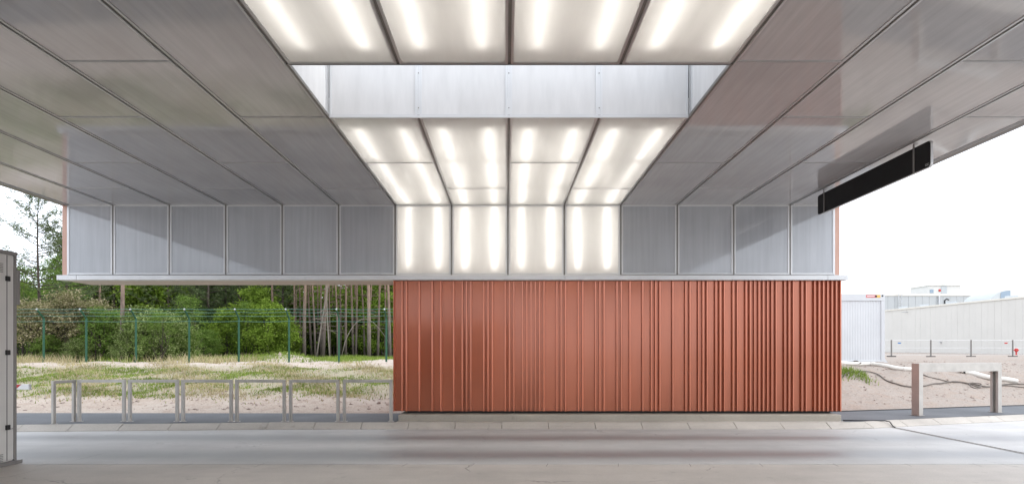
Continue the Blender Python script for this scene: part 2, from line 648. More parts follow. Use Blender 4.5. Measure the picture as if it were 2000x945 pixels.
def from_px(x, y):
    """ground point under a pixel, walking out along the ray until it meets the terrain"""
    d = 13.0
    while d < 120:
        X, Z = px(x, d), pz(y, d)
        if Z <= tz(X, d):
            return X, d, tz(X, d)
        d += 0.05
    return px(x, d), d, tz(px(x, d), d)


def np_mesh(name, verts, quads, mat, smooth=False):
    me = bpy.data.meshes.new(name)
    nv, nf = len(verts), len(quads)
    k = quads.shape[1]
    me.vertices.add(nv)
    me.vertices.foreach_set('co', np.asarray(verts, dtype=np.float32).ravel())
    me.loops.add(nf * k)
    me.loops.foreach_set('vertex_index', quads.astype(np.int32).ravel())
    me.polygons.add(nf)
    me.polygons.foreach_set('loop_start', np.arange(0, nf * k, k, dtype=np.int32))
    if smooth:
        me.polygons.foreach_set('use_smooth', np.ones(nf, dtype=bool))
    me.materials.append(M[mat])
    me.update(calc_edges=True)
    return me


xs = np.concatenate([[-900, -500, -300, -180, -110, -80, -65, -52, -44, -38, -33, -29], np.arange(-26, 26.01, 0.2), [29, 33, 38, 44, 52, 65, 85, 110, 180, 300, 500, 900]])
ys = np.concatenate([[-300, -120, -60, -30, -12, 0, 8, 12], np.arange(13.6, 26.01, 0.2), np.arange(26.5, 45, 0.5), np.arange(46, 70, 2), [75, 85, 100, 120, 150, 200, 300, 500, 1200]])
gx, gy = np.meshgrid(xs, ys)
gv = np.stack([gx, gy, terrain(gx, gy)], -1).reshape(-1, 3)
nx, ny = len(xs), len(ys)
ii, jj = np.meshgrid(np.arange(nx - 1), np.arange(ny - 1))
a = (jj * nx + ii).ravel()
go = bpy.data.objects.new('ground', np_mesh('ground', gv, np.stack([a, a + 1, a + nx + 1, a + nx], -1), 'dirt', True))
COL.objects.link(go)
tag(go, kind='structure')

# ------------------------------------------------------------------ road, kerb, pavement
EDGE = [(-44, 9.7), (-10.09, 12.10), (-5.28, 12.43), (-2.4, 12.50), (7.25, 12.50), (7.8, 12.6), (8.3, 12.80), (12.3, 14.0), (44, 23.5)]
JOINT_Y = 8.65
mb = MB()
for (x0, y0), (x1, y1) in zip(EDGE[:-1], EDGE[1:]):
    mb.face([(x0, JOINT_Y + 0.008, 0), (x1, JOINT_Y + 0.008, 0), (x1, y1, 0), (x0, y0, 0)])
for (x0, y0), (x1, y1) in [((-44, JOINT_Y + 0.008), (44, JOINT_Y + 0.008))]:
    mb.face([(x0, y0, 0), (x1, y1, 0), (x1, y1, -0.05), (x0, y0, -0.05)])
# the lane has a slot for the drain channel
road = setting('road', mb, 'lane_concrete')
mb = MB()
mb.box(-44, -34, -0.05, 44, JOINT_Y - 0.008, 0.0)
setting('apron', mb, 'apron_concrete')
mb = MB()
mb.box(-44, JOINT_Y - 0.03, -0.052, 44, JOINT_Y + 0.03, -0.02)
setting('joint_filler', mb, 'dark_rubber')

# drain channel across the road: grating bars in a frame
dr = thing('drain_channel', 'narrow dark slotted drain channel set across the concrete lane', 'drain', (8.4, 7.0, 0.0))
mb = MB().box(8.355, 1.0, 0.002, 8.37, 12.78, 0.008).box(8.43, 1.0, 0.002, 8.445, 12.78, 0.008)
build('frame', mb, 'steel', dr)
mb = MB().box(8.37, 1.0, 0.0015, 8.43, 12.78, 0.004)
build('channel', mb, 'dark_rubber', dr)
mb = MB()
for i in range(118):
    y = 1.05 + i * 0.1
    mb.box(8.372, y, 0.0045, 8.428, y + 0.028, 0.0065)
tag(build('grating_bars', mb, 'channel_metal', dr), kind='stuff')

# kerb stones
kerb = bpy.data.objects.new('kerb', None)
COL.objects.link(kerb)
tag(kerb, kind='structure')


def offset_line(pts, d):
    out = []
    for i, p in enumerate(pts):
        a = Vector(pts[max(i - 1, 0)])
        b = Vector(pts[min(i + 1, len(pts) - 1)])
        t = (b - a).normalized()
        out.append((p[0] - t.y * d, p[1] + t.x * d))
    return out


def walk(pts, s):
    for (x0, y0), (x1, y1) in zip(pts[:-1], pts[1:]):
        L = math.hypot(x1 - x0, y1 - y0)
        if s <= L:
            t = s / L
            return x0 + (x1 - x0) * t, y0 + (y1 - y0) * t, (x1 - x0) / L, (y1 - y0) / L
        s -= L
    L = math.hypot(pts[-1][0] - pts[-2][0], pts[-1][1] - pts[-2][1])
    return *pts[-1], (pts[-1][0] - pts[-2][0]) / L, (pts[-1][1] - pts[-2][1]) / L


def kerb_stone(s0, s1, rnd):
    a, b = walk(EDGE, s0), walk(EDGE, s1)
    mb = MB()
    dz = rnd * 0.006
    prof = [(0.0, -0.05), (0.0, 0.012), (0.19, 0.108 + dz), (0.205, 0.118 + dz), (0.25, 0.121 + dz), (0.25, -0.05)]
    for q in (a, b):
        for d, z in prof:
            mb.v.append((q[0] - q[3] * d, q[1] + q[2] * d, z))
    n = len(prof)
    mb.f += [tuple(range(n)), tuple(range(n, 2 * n))[::-1]]
    for k in range(n):
        mb.f.append((k, k + n, (k + 1) % n + n, (k + 1) % n))
    build('kerb_stone', mb, 'kerb_concrete', kerb)


total = sum(math.hypot(x1 - x0, y1 - y0) for (x0, y0), (x1, y1) in zip(EDGE[:-1], EDGE[1:]))
s = 22.0
while s < 72.0:
    kerb_stone(s + 0.007, s + 0.993, random.uniform(-1, 1))
    s += 1.0
mb = MB()
back = offset_line(EDGE, 0.24)
front = offset_line(EDGE, 0.05)
for k in range(len(EDGE) - 1):
    mb.face([(*front[k], 0.008), (*front[k + 1], 0.008), (*back[k + 1], 0.06), (*back[k], 0.06)])
build('kerb_bed', mb, 'dark_base', kerb)

# asphalt footway behind the kerb, left and right of the building
kb = offset_line(EDGE, 0.252)
mb = MB()


def slab(poly, z, th):
    n = len(poly)
    i = len(mb.v)
    mb.v += [(x, y, z) for x, y in poly] + [(x, y, z - th) for x, y in poly]
    mb.f.append(tuple(range(i, i + n)))
    for k in range(n):
        mb.f.append((i + k, i + n + k, i + n + (k + 1) % n, i + (k + 1) % n))


slab([kb[0], kb[1], kb[2], kb[3], (-2.405, 12.75), (-2.405, 14.6), (-6, 14.62), (-11, 14.66), (-44, 14.9)], 0.115, 0.12)
slab([(7.42, 12.76), kb[5], kb[6], kb[7], kb[8], (44, 25.4), (14.7, 16.8), (10.5, 15.62), (7.42, 14.8)], 0.115, 0.12)
setting('footway', mb, 'asphalt')
# dark joint between kerb and asphalt, saw cuts in the apron
mb = MB()
k0, k1 = offset_line(EDGE, 0.245), offset_line(EDGE, 0.275)
for k in list(range(0, 3)) + list(range(4, len(EDGE) - 1)):
    mb.face([(*k0[k], 0.1225), (*k0[k + 1], 0.1225), (*k1[k + 1], 0.1225), (*k1[k], 0.1225)])
setting('kerb_joint', mb, 'dark_rubber')
mb = MB()
for k in range(-12, 13):
    xx = 0.55 + k * 1.05 + random.uniform(-0.05, 0.05)
    mb.face([(xx, JOINT_Y - 0.16, 0.0015), (xx + 0.006, JOINT_Y - 0.16, 0.0015), (xx + 0.05, JOINT_Y + 0.06, 0.0015), (xx + 0.044, JOINT_Y + 0.06, 0.0015)])
setting('saw_cuts', mb, 'dark_rubber')
# filler strip between kerb and plinth
mb = MB().box(-2.40, 12.752, -0.04, 7.415, 13.0, 0.112)
setting('kerb_strip', mb, 'kerb_concrete')

# ------------------------------------------------------------------ main canopy
D = 13.3                       # face of the upper back wall
ZC = pz(400, D)                # ceiling height, about 4.95 m
PW = 1.274
JX = {k: 0.035 + PW * k for k in range(-8, 7)}
XL, XR = -9.90, 7.40           # inner faces of the side skirts
YE = -6.2                       # near edge of the canopy
ROOF = 5.75
WY0, WY1 = 6.75, 8.30          # skylight well
ZW = pz(537, D) - 0.004        # bottom of the upper wall
canopy = thing('canopy', 'wide gate canopy with grey translucent ceiling panels and a row of glowing lit panels', 'canopy', (-1.2, 13.8, ZW))
G = 0.0175                     # half of the joint between panels


def framed_panel(name, mat, o, u, v, w, frame=0.028, depth=0.035, fmat='aluminium', ends=(True, True)):
    """a sheet with an edge frame. o = corner, u/v = edge vectors (length and direction), w = unit normal to the room"""
    o, u, v, w = Vector(o), Vector(u), Vector(v), Vector(w)
    U, V = u.normalized(), v.normalized()
    lu, lv = u.length, v.length

    def bar(mb, a0, a1, b0, b1, w0, w1):
        i = len(mb.v)
        for a in (a0, a1):
            for b in (b0, b1):
                for c in (w0, w1):
                    mb.v.append(tuple(o + U * a + V * b + w * c))
        for q in ((0, 1, 3, 2), (4, 6, 7, 5), (0, 4, 5, 1), (2, 3, 7, 6), (0, 2, 6, 4), (1, 5, 7, 3)):
            mb.f.append(tuple(i + a for a in q))
    mb = MB()
    ins = 0.012
    # single sheet thin enough to pass light
    mb.face([o + U * ins + V * ins, o + U * (lu - ins) + V * ins, o + U * (lu - ins) + V * (lv - ins), o + U * ins + V * (lv - ins)])
    if (U.cross(V)).dot(w) < 0:
        mb.v = mb.v[::-1]
    p = build(name, mb, mat, canopy, fix=False)
    mb = MB()
    e0 = frame if ends[0] else 0.009
    e1 = frame if ends[1] else 0.009
    bar(mb, 0, frame, 0, lv, -depth, 0.010)
    bar(mb, lu - frame, lu, 0, lv, -depth, 0.010)
    bar(mb, frame, lu - frame, 0, e0, -depth, 0.008)
    bar(mb, frame, lu - frame, lv - e1, lv, -depth, 0.008)
    build('panel_frame', mb, fmat, p)
    return p


def spans(k):
    """panel ends along the ceiling for column k (staggered from one column to the next)"""
    cuts = [YE, -4.25, -0.6, 3.05, 6.70, 10.32, D] if k % 2 == 0 else [YE, -2.65, 1.0, 4.65, 8.30, 11.95, D]
    if -2 <= k <= 1:
        lo = [c for c in cuts if c < WY0 - 0.3] + [WY0]
        hi = [WY1] + [c for c in cuts if c > WY1 + 0.2]
        return list(zip(lo[:-1], lo[1:])) + list(zip(hi[:-1], hi[1:]))
    return list(zip(cuts[:-1], cuts[1:]))


for k in range(-8, 6):
    x0 = JX[k] + G if k > -8 else XL
    x1 = JX[k + 1] - G if k < 5 else XR
    lit = -2 <= k <= 1
    for y0, y1 in spans(k):
        e0 = lit and abs(y0 - WY1) < 0.01
        e1 = lit and abs(y1 - WY0) < 0.01
        framed_panel('ceiling_panel', 'polycarbonate_opal' if lit else 'polycarbonate_ceiling', (x0, y0 + 0.003, ZC), (x1 - x0, 0, 0), (0, y1 - y0 - 0.006, 0), (0, 0, -1), 0.028, 0.035, 'aluminium', (e0, e1))
    wl = framed_panel('wall_panel', 'polycarbonate_opal' if lit else 'polycarbonate_wall', (x0, D, ZW + 0.015), (x1 - x0, 0, 0), (0, 0, ZC - ZW - 0.02), (0, -1, 0), 0.034, 0.035, 'aluminium_white')

# joint channels in the recesses between panels, with their screws
for k in range(-7, 6):
    x = JX[k]
    segs = [(YE, D)] if not (-2 < k < 2) else [(YE, WY0), (WY1, D)]
    for y0, y1 in segs:
        mb = MB().box(x - G + 0.0005, y0, ZC + 0.004, x + G - 0.0005, y1, ZC + 0.03)
        build('ceiling_joint', mb, 'channel_metal', canopy)
    mb = MB().box(x - G + 0.0005, D - 0.002, ZW + 0.01, x + G - 0.0005, D + 0.03, ZC)
    j = build('wall_joint', mb, 'channel_metal', canopy)
    mb = MB()
    for i in range(7):
        z = ZW + 0.12 + i * 0.24
        mb.tube([(x, D - 0.007, z), (x, D - 0.001, z)], 0.007, 6)
    tag(build('screws', mb, 'channel_metal', j), kind='stuff')
# closing trims of the ceiling along both sides
for x0, x1, xs_ in ((XL - 0.02, XL, -1), (XR, XR + 0.02, 1)):
    mb = MB().box(x0, YE, ZC - 0.02, x1, D, ZC + 0.03)
    build('edge_trim', mb, 'aluminium', canopy)

# fluorescent tubes and the white trays behind the lit panels
tube_x = []
for k in range(-2, 2):
    tube_x += [JX[k] + 0.30, JX[k] + 0.97]
ZT = ZC + 0.095
for x in tube_x:
    for y0, y1 in ((-4.8, -3.35), (-3.2, -1.75), (-1.6, -0.15), (0.0, 1.45), (1.6, 3.05), (3.2, 4.70), (4.87, 6.42), (8.72, 10.17), (10.3, 11.72), (11.82, 13.15)):
        mb = MB().tube([(x, y0, ZT), (x, y1, ZT)], 0.017, 8)
        build('light_tube', mb, 'tube_glow', canopy)
    mb = MB().tube([(x, D + 0.09, pz(524, D)), (x, D + 0.09, ZC - 0.03)], 0.017, 8)
    build('light_tube', mb, 'tube_glow', canopy)
for y0, y1 in ((YE, WY0 - 0.05), (WY1 + 0.05, D + 0.05)):
    x0, x1 = JX[-2], JX[2]
    mb = MB().box(x0, y0, ZC + 0.27, x1, y1, ZC + 0.29)
    mb.box(x0 - 0.012, y0, ZC + 0.036, x0 + 0.004, y1, ZC + 0.29)
    mb.box(x1 - 0.004, y0, ZC + 0.036, x1 + 0.012, y1, ZC + 0.29)
    build('light_tray', mb, 'white_tray', canopy)
mb = MB().box(JX[-2], D + 0.27, ZW, JX[2], D + 0.29, ZC + 0.27)
mb.box(JX[-2] - 0.012, D + 0.036, ZW, JX[-2] + 0.004, D + 0.27, ZC + 0.27)
mb.box(JX[2] - 0.004, D + 0.036, ZW, JX[2] + 0.012, D + 0.27, ZC + 0.27)
build('light_tray', mb, 'white_tray', canopy)

# skylight well, open to the sky
ZTOP = ROOF + 0.35
for k in range(-2, 2):
    for yy, nrm in ((WY1, -1), (WY0, 1)):
        framed_panel('well_panel', 'polycarbonate_pale', (JX[k] + G, yy + (0.012 if nrm < 0 else -0.012), ZC + 0.012), (PW - 2 * G, 0, 0), (0, 0, ZTOP - ZC - 0.03), (0, nrm, 0), 0.03, 0.03, 'aluminium_white')
for k in range(-1, 2):
    mb = MB().box(JX[k] - G + 0.001, WY1 + 0.004, ZC + 0.012, JX[k] + G - 0.001, WY1 + 0.03, ZTOP)
    j = build('well_joint', mb, 'aluminium_white', canopy)
    mb = MB()
    for z in (ZC + 0.13, ZC + 0.62):
        mb.tube([(JX[k], WY1 - 0.003, z), (JX[k], WY1 + 0.004, z)], 0.008, 6)
    tag(build('screws', mb, 'channel_metal', j), kind='stuff')
for x, nrm in ((JX[-2], 1), (JX[2], -1)):
    framed_panel('well_panel', 'polycarbonate_pale', (x - nrm * 0.012, WY0 + 0.01, ZC + 0.012), (0, WY1 - WY0 - 0.07, 0), (0, 0, ZTOP - ZC - 0.03), (nrm, 0, 0), 0.03, 0.03, 'aluminium_white')
    mb = MB().box(x - 0.01, WY1 - 0.05, ZC + 0.012, x + 0.012, WY1 - 0.004, ZTOP)
    build('well_corner', mb, 'aluminium', canopy)
    mb = MB().box(x - 0.016, WY0, ZC - 0.012, x + 0.016, WY1, ZC + 0.01)
    build('well_edge', mb, 'channel_metal', canopy)
for yy in (WY0, WY1):
    mb = MB().box(JX[-2] + 0.02, yy - 0.006 + (0.008 if yy == WY0 else -0.008), ZC - 0.014, JX[2] - 0.02, yy + 0.006 + (0.008 if yy == WY0 else -0.008), ZC + 0.02)
    build('well_edge', mb, 'aluminium_white' if yy == WY1 else 'channel_metal', canopy)

# roof deck around the well, outer skirts, back wall cladding
mb = MB()
for x0, x1, y0, y1 in ((XL - 0.10, JX[-2] - 0.05, YE - 0.1, 14.2), (JX[2] + 0.05, XR + 0.10, YE - 0.1, 14.2), (JX[-2] - 0.05, JX[2] + 0.05, YE - 0.1, WY0 - 0.06), (JX[-2] - 0.05, JX[2] + 0.05, WY1 + 0.06, 14.2)):
    mb.box(x0, y0, ROOF - 0.15, x1, y1, ROOF)
build('roof_deck', mb, 'roof_felt', canopy)
for x0, x1 in ((XL - 0.13, XL - 0.022), (XR + 0.022, XR + 0.13)):
    mb = MB().box(x0, YE - 0.12, ZC - 0.012, x1, D - 0.001, ROOF + 0.05)
    build('side_skirt', mb, 'salmon_paint', canopy)
    build('skirt_trim', MB().box(x0 + 0.002, YE - 0.118, ZC - 0.022, x1 - 0.002, D - 0.003, ZC - 0.0125), 'channel_metal', canopy)
    mb = MB().box(x0, D, ZW + 0.006, x1, 14.22, ROOF + 0.05)
    build('end_cladding', mb, 'salmon_paint', canopy)
mb = MB().box(XL - 0.022, YE - 0.12, ZC - 0.012, XR + 0.022, YE - 0.005, ROOF + 0.05)
build('front_skirt', mb, 'salmon_paint', canopy)
mb = MB().box(XL - 0.022, 14.12, ZW + 0.006, XR + 0.022, 14.22, ROOF + 0.05)
build('back_cladding', mb, 'salmon_paint', canopy)
for x in (XL - 0.02, XR):
    mb = MB().box(x, D - 0.006, ZW + 0.006, x + 0.02, D + 0.05, ZC - 0.02)
    build('end_trim', mb, 'aluminium', canopy)

# ledge below the upper wall, in lengths, and the soffit behind it
FY = 13.12
zt, zb = pz(537, FY), pz(546.5, FY)
xj = [px(110, FY), px(149, FY), px(596, FY), px(1105, FY), px(1617, FY), px(1657, FY)]
for x0, x1 in zip(xj[:-1], xj[1:]):
    mb = MB().box(x0 + 0.0015, FY, zb, x1 - 0.0015, D + 0.02, zt, 0.004)
    build('ledge', mb, 'aluminium_white', canopy)
mb = MB().box(XL - 0.128, D + 0.022, zb + 0.012, -2.56, 14.26, ZW + 0.003)
build('soffit', mb, 'soffit_paint', canopy)
mb = MB().box(-2.56, D + 0.022, zb + 0.012, XR + 0.128, 14.26, ZW + 0.003)
build('soffit', mb, 'soffit_paint', canopy)

# ------------------------------------------------------------------ clad building under the canopy
RY = 13.2
RX0, RX1 = px(768, RY), px(1645, RY)
ZR0, ZR1 = pz(802.5, RY), zb - 0.004
hut = thing('clad_building', 'low building clad in copper red ribbed metal sheets on a concrete plinth', 'building', (2.5, 15.0, 0.0))
mb = MB().box(px(778, 13.0), 13.002, -0.03, 7.40, 17.3, pz(809.6, 13.0), 0.012)
build('plinth', mb, 'plinth_concrete', hut)
zpl = pz(809.6, 13.0)
xb = [px(796, 13.45), px(1005, 13.45), px(1262, 13.45), px(1405, 13.45), px(1622, 13.45)]
for x0, x1 in zip(xb[:-1], xb[1:]):
    mb = MB().box(x0 + 0.006, 13.45, zpl - 0.005, x1 - 0.006, 13.56, ZR0 + 0.05)
    build('base_board', mb, 'dark_base', hut)
mb = MB().box(RX0 + 0.03, RY + 0.088, ZR0 + 0.02, RX1 - 0.03, 17.2, ZR1 - 0.002)
build('wall_core', mb, 'dark_base', hut)
mb = MB().box(RX0, 14.30, ZR1 - 0.001, RX1, 17.25, ZR1 + 0.12)
build('roof', mb, 'roof_felt', hut)
units = [2, 1, 3, 3, 2, 3, 2, 1, 1, 3, 1, 1, 3, 1, 1, 2, 1, 1, 1, 1, 1, 3, 1, 1, 3, 1, 3, 1, 1, 3, 1,
         2, 3, 2, 1, 1, 3, 3, 1, 2, 1, 1, 2, 1, 1, 2, 1, 2, 1, 1, 1, 1, 1, 1, 1, 2, 1, 1, 2, 1, 2, 1, 1, 1, 1, 1, 1]
unit = (RX1 - RX0 - 0.03) / sum(units)
print('units', sum(units), 'unit', unit)
yp, yf = RY + 0.060, RY
x = RX0
screws = MB()
mb = MB()
for i, u in enumerate(units):
    x1 = x + u * unit
    mb = MB()
    last = i == len(units) - 1
    jt = random.uniform(-0.003, 0.003)
    pts = [(x + 0.029, yp), (x1 - 0.020, yp + jt), (x1 - 0.017, yf + 0.005 + jt), (x1 - 0.012, yf + jt), (x1 + 0.018, yf + 0.013 + jt), (x1 + 0.025, yf + 0.022 + jt), (x1 + 0.029, yp)]
    if i == 0:
        pts = [(x, yp + 0.5), (x, yf), (x + 0.02, yf), (x + 0.036, yp)] + pts[1:]
    if last:
        pts[-1] = (x1 + 0.0255, yp + 0.5)
    n = len(pts)
    for z in (ZR0, ZR1):
        mb.v += [(a, b, z) for a, b in pts]
    for q in range(n - 1):
        mb.f.append((q, q + 1, n + q + 1, n + q))
    build('cladding_sheet', mb, 'red_cladding', hut)
    for z in (3.0, 2.07, 1.165, ZR0 + 0.05):
        for xx in ([x + 0.045, x1 - 0.034] if u > 1 else [(x + x1) / 2 + 0.004]):
            screws.tube([(xx, yp - 0.005, z), (xx, yp + 0.002, z)], 0.008, 6)
    x = x1
tag(build('screws', screws, 'dark_base', hut), kind='stuff')
for xa in (RX0 + 0.001, RX1 - 0.012):
    mb = MB().box(xa, RY + 0.56, ZR0, xa + 0.02, 17.22, ZR1)
    build('side_cladding', mb, 'red_cladding', hut)
mb = MB().box(RX0, 17.2, ZR0, RX1, 17.24, ZR1)
build('back_wall', mb, 'red_cladding', hut)

# unseen twin, added behind the photographer as a dark reflection, carries the canopy's other end
twin = copy_tree(hut)
twin.rotation_euler = (0, 0, math.pi)
twin.location = (-4.9, -8.0, 0.0)
tag(twin, 'unseen twin red clad building added for its reflection, carrying the opposite end of the canopy', 'building')

# ------------------------------------------------------------------ radiant heater panel under the ceiling
HX, HY0, HY1 = 6.49, 9.01, 12.27
HZ0, HZ1 = CAMZ + 359 / 1150 * HY0, CAMZ + 411 / 1150 * HY0
heater = thing('heater_panel', 'long black radiant heater panel hung from the ceiling near its open side', 'heater', (HX, (HY0 + HY1) / 2, HZ0))


def round_rect(y0, y1, z0, z1, r, n=5):
    out = []
    for cy, cz, a0 in ((y1 - r, z1 - r, 0), (y0 + r, z1 - r, 90), (y0 + r, z0 + r, 180), (y1 - r, z0 + r, 270)):
        for k in range(n + 1):
            t = R(a0 + 90 * k / n)
            out.append((cy + r * math.cos(t), cz + r * math.sin(t)))
    return out


mb = MB().prism(round_rect(HY0, HY1, HZ0, HZ1, 0.055), 0, HX + 0.004, HX + 0.042)
build('casing', mb, 'aluminium', heater)
mb = MB().prism(round_rect(HY0 + 0.008, HY1 - 0.008, HZ0 + 0.008, HZ1 - 0.008, 0.05), 0, HX - 0.004, HX + 0.0035)
build('face', mb, 'heater_black', heater)
for yy in (px(1, 1) * 0 + 12.02, 9.37):
    mb = MB().box(HX - 0.012, yy - 0.018, HZ0 - 0.002, HX - 0.005, yy + 0.018, ZC - 0.011)
    mb.box(HX - 0.012, yy - 0.018, ZC - 0.0105, HX + 0.05, yy + 0.018, ZC - 0.0095)
    build('bracket', mb, 'booth_frame', heater)
mb = MB()
y0, y1, z0, z1 = HY0 + 0.03, HY0 + 0.105, HZ0 + 0.03, HZ0 + 0.062
mb.box(HX - 0.0062, y0, z0, HX - 0.0045, y1, z0 + 0.008)
mb.box(HX - 0.0062, y0, z1 - 0.008, HX - 0.0045, y1, z1)
mb.box(HX - 0.0062, y1 - 0.009, z0 + 0.008, HX - 0.0045, y1, z1 - 0.008)
mb.box(HX - 0.0062, (y0 + y1) / 2 - 0.004, z0 + 0.008, HX - 0.0045, (y0 + y1) / 2 + 0.004, z1 - 0.008)
build('maker_plate', mb, 'aluminium', heater)

# ------------------------------------------------------------------ steel hoop barriers along the footway
RAILY = 12.93
hoops = [(98.5, 147), (152, 245), (251, 349), (355, 454.3), (460, 558), (565, 663), (670, 766.5)]
names = ['short steel hoop barrier turned towards the road at the open end of the row',
         'steel hoop barrier next to the turned end hoop', 'third steel hoop barrier counted from the turned end hoop',
         'middle steel hoop barrier of the row, fourth from either end', 'third steel hoop barrier counted from the red clad wall',
         'steel hoop barrier second from the red clad wall', 'steel hoop barrier right beside the corner of the red clad wall']
for i, (a, b) in enumerate(hoops):
    if i == 0:
        p0 = (px(102, 12.42), 12.42)
        p1 = (px(147, RAILY), RAILY)
    else:
        p0, p1 = (px(a, RAILY), RAILY), (px(b, RAILY), RAILY)
    base = 0.115
    L = math.hypot(p1[0] - p0[0], p1[1] - p0[1])
    ang = math.atan2(p1[1] - p0[1], p1[0] - p0[0])
    t = thing('hoop_barrier', names[i], 'barrier', (p0[0], p0[1], base), 'steel hoops along the footway', ang)
    H, w, dp = 0.915, 0.062, 0.03
    for q, (xa, xc) in enumerate(((0.0, w), (L - w, L))):
        m = MB().box(xa, -dp, 0.0, xc, dp, H - w, 0.004)
        if q:
            pp = m
        build('post', m, 'steel', t, local=True)
        f = MB().box(xa - 0.03, -dp - 0.02, 0.0, xc + 0.03, dp + 0.02, 0.007)
        build('foot_plate', f, 'steel', t, local=True)
    # mitred top rail
    m = MB().prism([(0.0, H), (L, H), (L, H - w + 0.001), (0.0, H - w + 0.001)], 1, -dp, dp)
    build('top_rail', m, 'steel', t, local=True)

# heavy steel guard frame on the right footway
A, B = Vector((9.80, 13.98)), Vector((12.42, 14.76))
ang = math.atan2(B.y - A.y, B.x - A.x)
L = (B - A).length
gf = thing('guard_frame', 'heavy brushed steel guard frame with a deep top beam on the footway', 'barrier', (A.x, A.y, 0.115), None, ang)
H, bh, dp = 1.245, 0.205, 0.19
m = MB().prism([(0, 0), (0.125, 0), (0.125, H - bh), (0.0, H - 0.002)], 1, 0, dp)
build('post', m, 'steel', gf, local=True)
m = MB().box(L - 0.125, 0, 0, L, 0.055, H - bh, 0.003).box(L - 0.05, 0.056, 0, L - 0.04, dp - 0.056, H - bh).box(L - 0.125, dp - 0.055, 0, L, dp, H - bh, 0.003)
build('post', m, 'steel', gf, local=True)
m = MB().prism([(0.0025, H), (L, H), (L, H - bh + 0.001), (0.1265, H - bh + 0.001)], 1, 0.0015, dp - 0.0015)
build('top_beam', m, 'steel', gf, local=True)
for xa in (-0.02, L - 0.165):
    m = MB().box(xa, -0.03, 0.0, xa + 0.19, dp + 0.03, 0.010)
    build('foot_plate', m, 'channel_metal', gf, local=True)

# ------------------------------------------------------------------ booth at the left edge
BX, BY0, BY1 = -7.27, 5.9, 8.74
BZ = 3.10
booth = thing('service_booth', 'tall grey metal booth with black door hinges standing on the concrete lane', 'booth', (-8.3, 7.3, 0.0))
mb = MB().box(-9.4, BY0, 0.05, BX - 0.02, BY1 - 0.02, BZ - 0.03)
build('body', mb, 'booth_panel', booth)
mb = MB().box(-9.45, BY0 - 0.05, BZ - 0.03, BX + 0.012, BY1 + 0.01, BZ + 0.02, 0.004)
build('roof', mb, 'booth_frame', booth)
mb = MB().box(-9.46, BY0 - 0.06, 0.0, BX + 0.05, BY1 + 0.05, 0.05, 0.004)
build('base_plate', mb, 'booth_frame', booth)
d = BX - 0.019
door = build('door', MB().box(d, BY0 + 0.5, 0.07, d + 0.022, 8.565, BZ - 0.045, 0.003), 'booth_panel', booth)
build('side_panel', MB().box(d, 8.573, 0.07, d + 0.020, 8.685, BZ - 0.045, 0.003), 'booth_panel', booth)
build('door_seam', MB().box(d + 0.002, 8.5652, 0.07, d + 0.0235, 8.5728, BZ - 0.045), 'black_plastic', booth)
build('corner_post', MB().box(d - 0.012, 8.69, 0.051, d + 0.024, 8.738, BZ - 0.031, 0.003), 'booth_frame', booth)
for yy in (544, 688, 834):
    zc = pz(yy, 8.57)
    h = build('hinge', MB().box(d + 0.023, 8.535, zc - 0.036, d + 0.045, 8.607, zc + 0.036, 0.004), 'black_plastic', door)
for yc in (522, 895):
    zc = pz(yc, 8.47)
    v = MB()
    for q in range(6):
        z = zc - 0.07 + q * 0.024
        v.box(d + 0.0225, 8.43, z, d + 0.026, 8.50, z + 0.012)
    build('vent', v, 'booth_frame', door)
build('drip_rail', MB().box(d + 0.021, 8.60, 0.52, d + 0.03, 8.735, 0.528), 'booth_frame', booth)
build('lamp_box', MB().box(-7.40, 8.742, 2.35, -7.262, 8.80, 2.86, 0.006), 'booth_frame', booth)

# boom barrier behind the booth, its arm tip showing
YB = 11.55
zx = pz(755, YB)
boom = thing('boom_barrier', 'white boom barrier arm with red stripes ending beside the booth', 'barrier', (-13.4, YB, 0.0))
tip = px(59.5, YB)
mb = MB().box(-13.3, YB - 0.025, zx - 0.052, tip - 0.012, YB + 0.025, zx + 0.052, 0.006)
arm = build('arm', mb, 'paint_white', boom)
build('end_cap', MB().box(tip - 0.011, YB - 0.027, zx - 0.054, tip, YB + 0.027, zx + 0.054, 0.005), 'aluminium', arm)
for q in range(4):
    xa = px(44, YB) - 0.24 - q * 0.9
    for ys_ in (-1, 1):
        yy = YB + ys_ * 0.0265
        m = MB().prism([(xa, zx - 0.049), (xa + 0.12, zx - 0.049), (xa + 0.24, zx + 0.049), (xa + 0.12 - 0.12, zx + 0.049)], 1, yy - 0.001, yy + 0.001)
        build('stripe', m, 'paint_red', arm)
build('housing', MB().box(-13.62, YB - 0.2, 0, -13.22, YB + 0.2, 1.12, 0.02), 'booth_panel', boom)

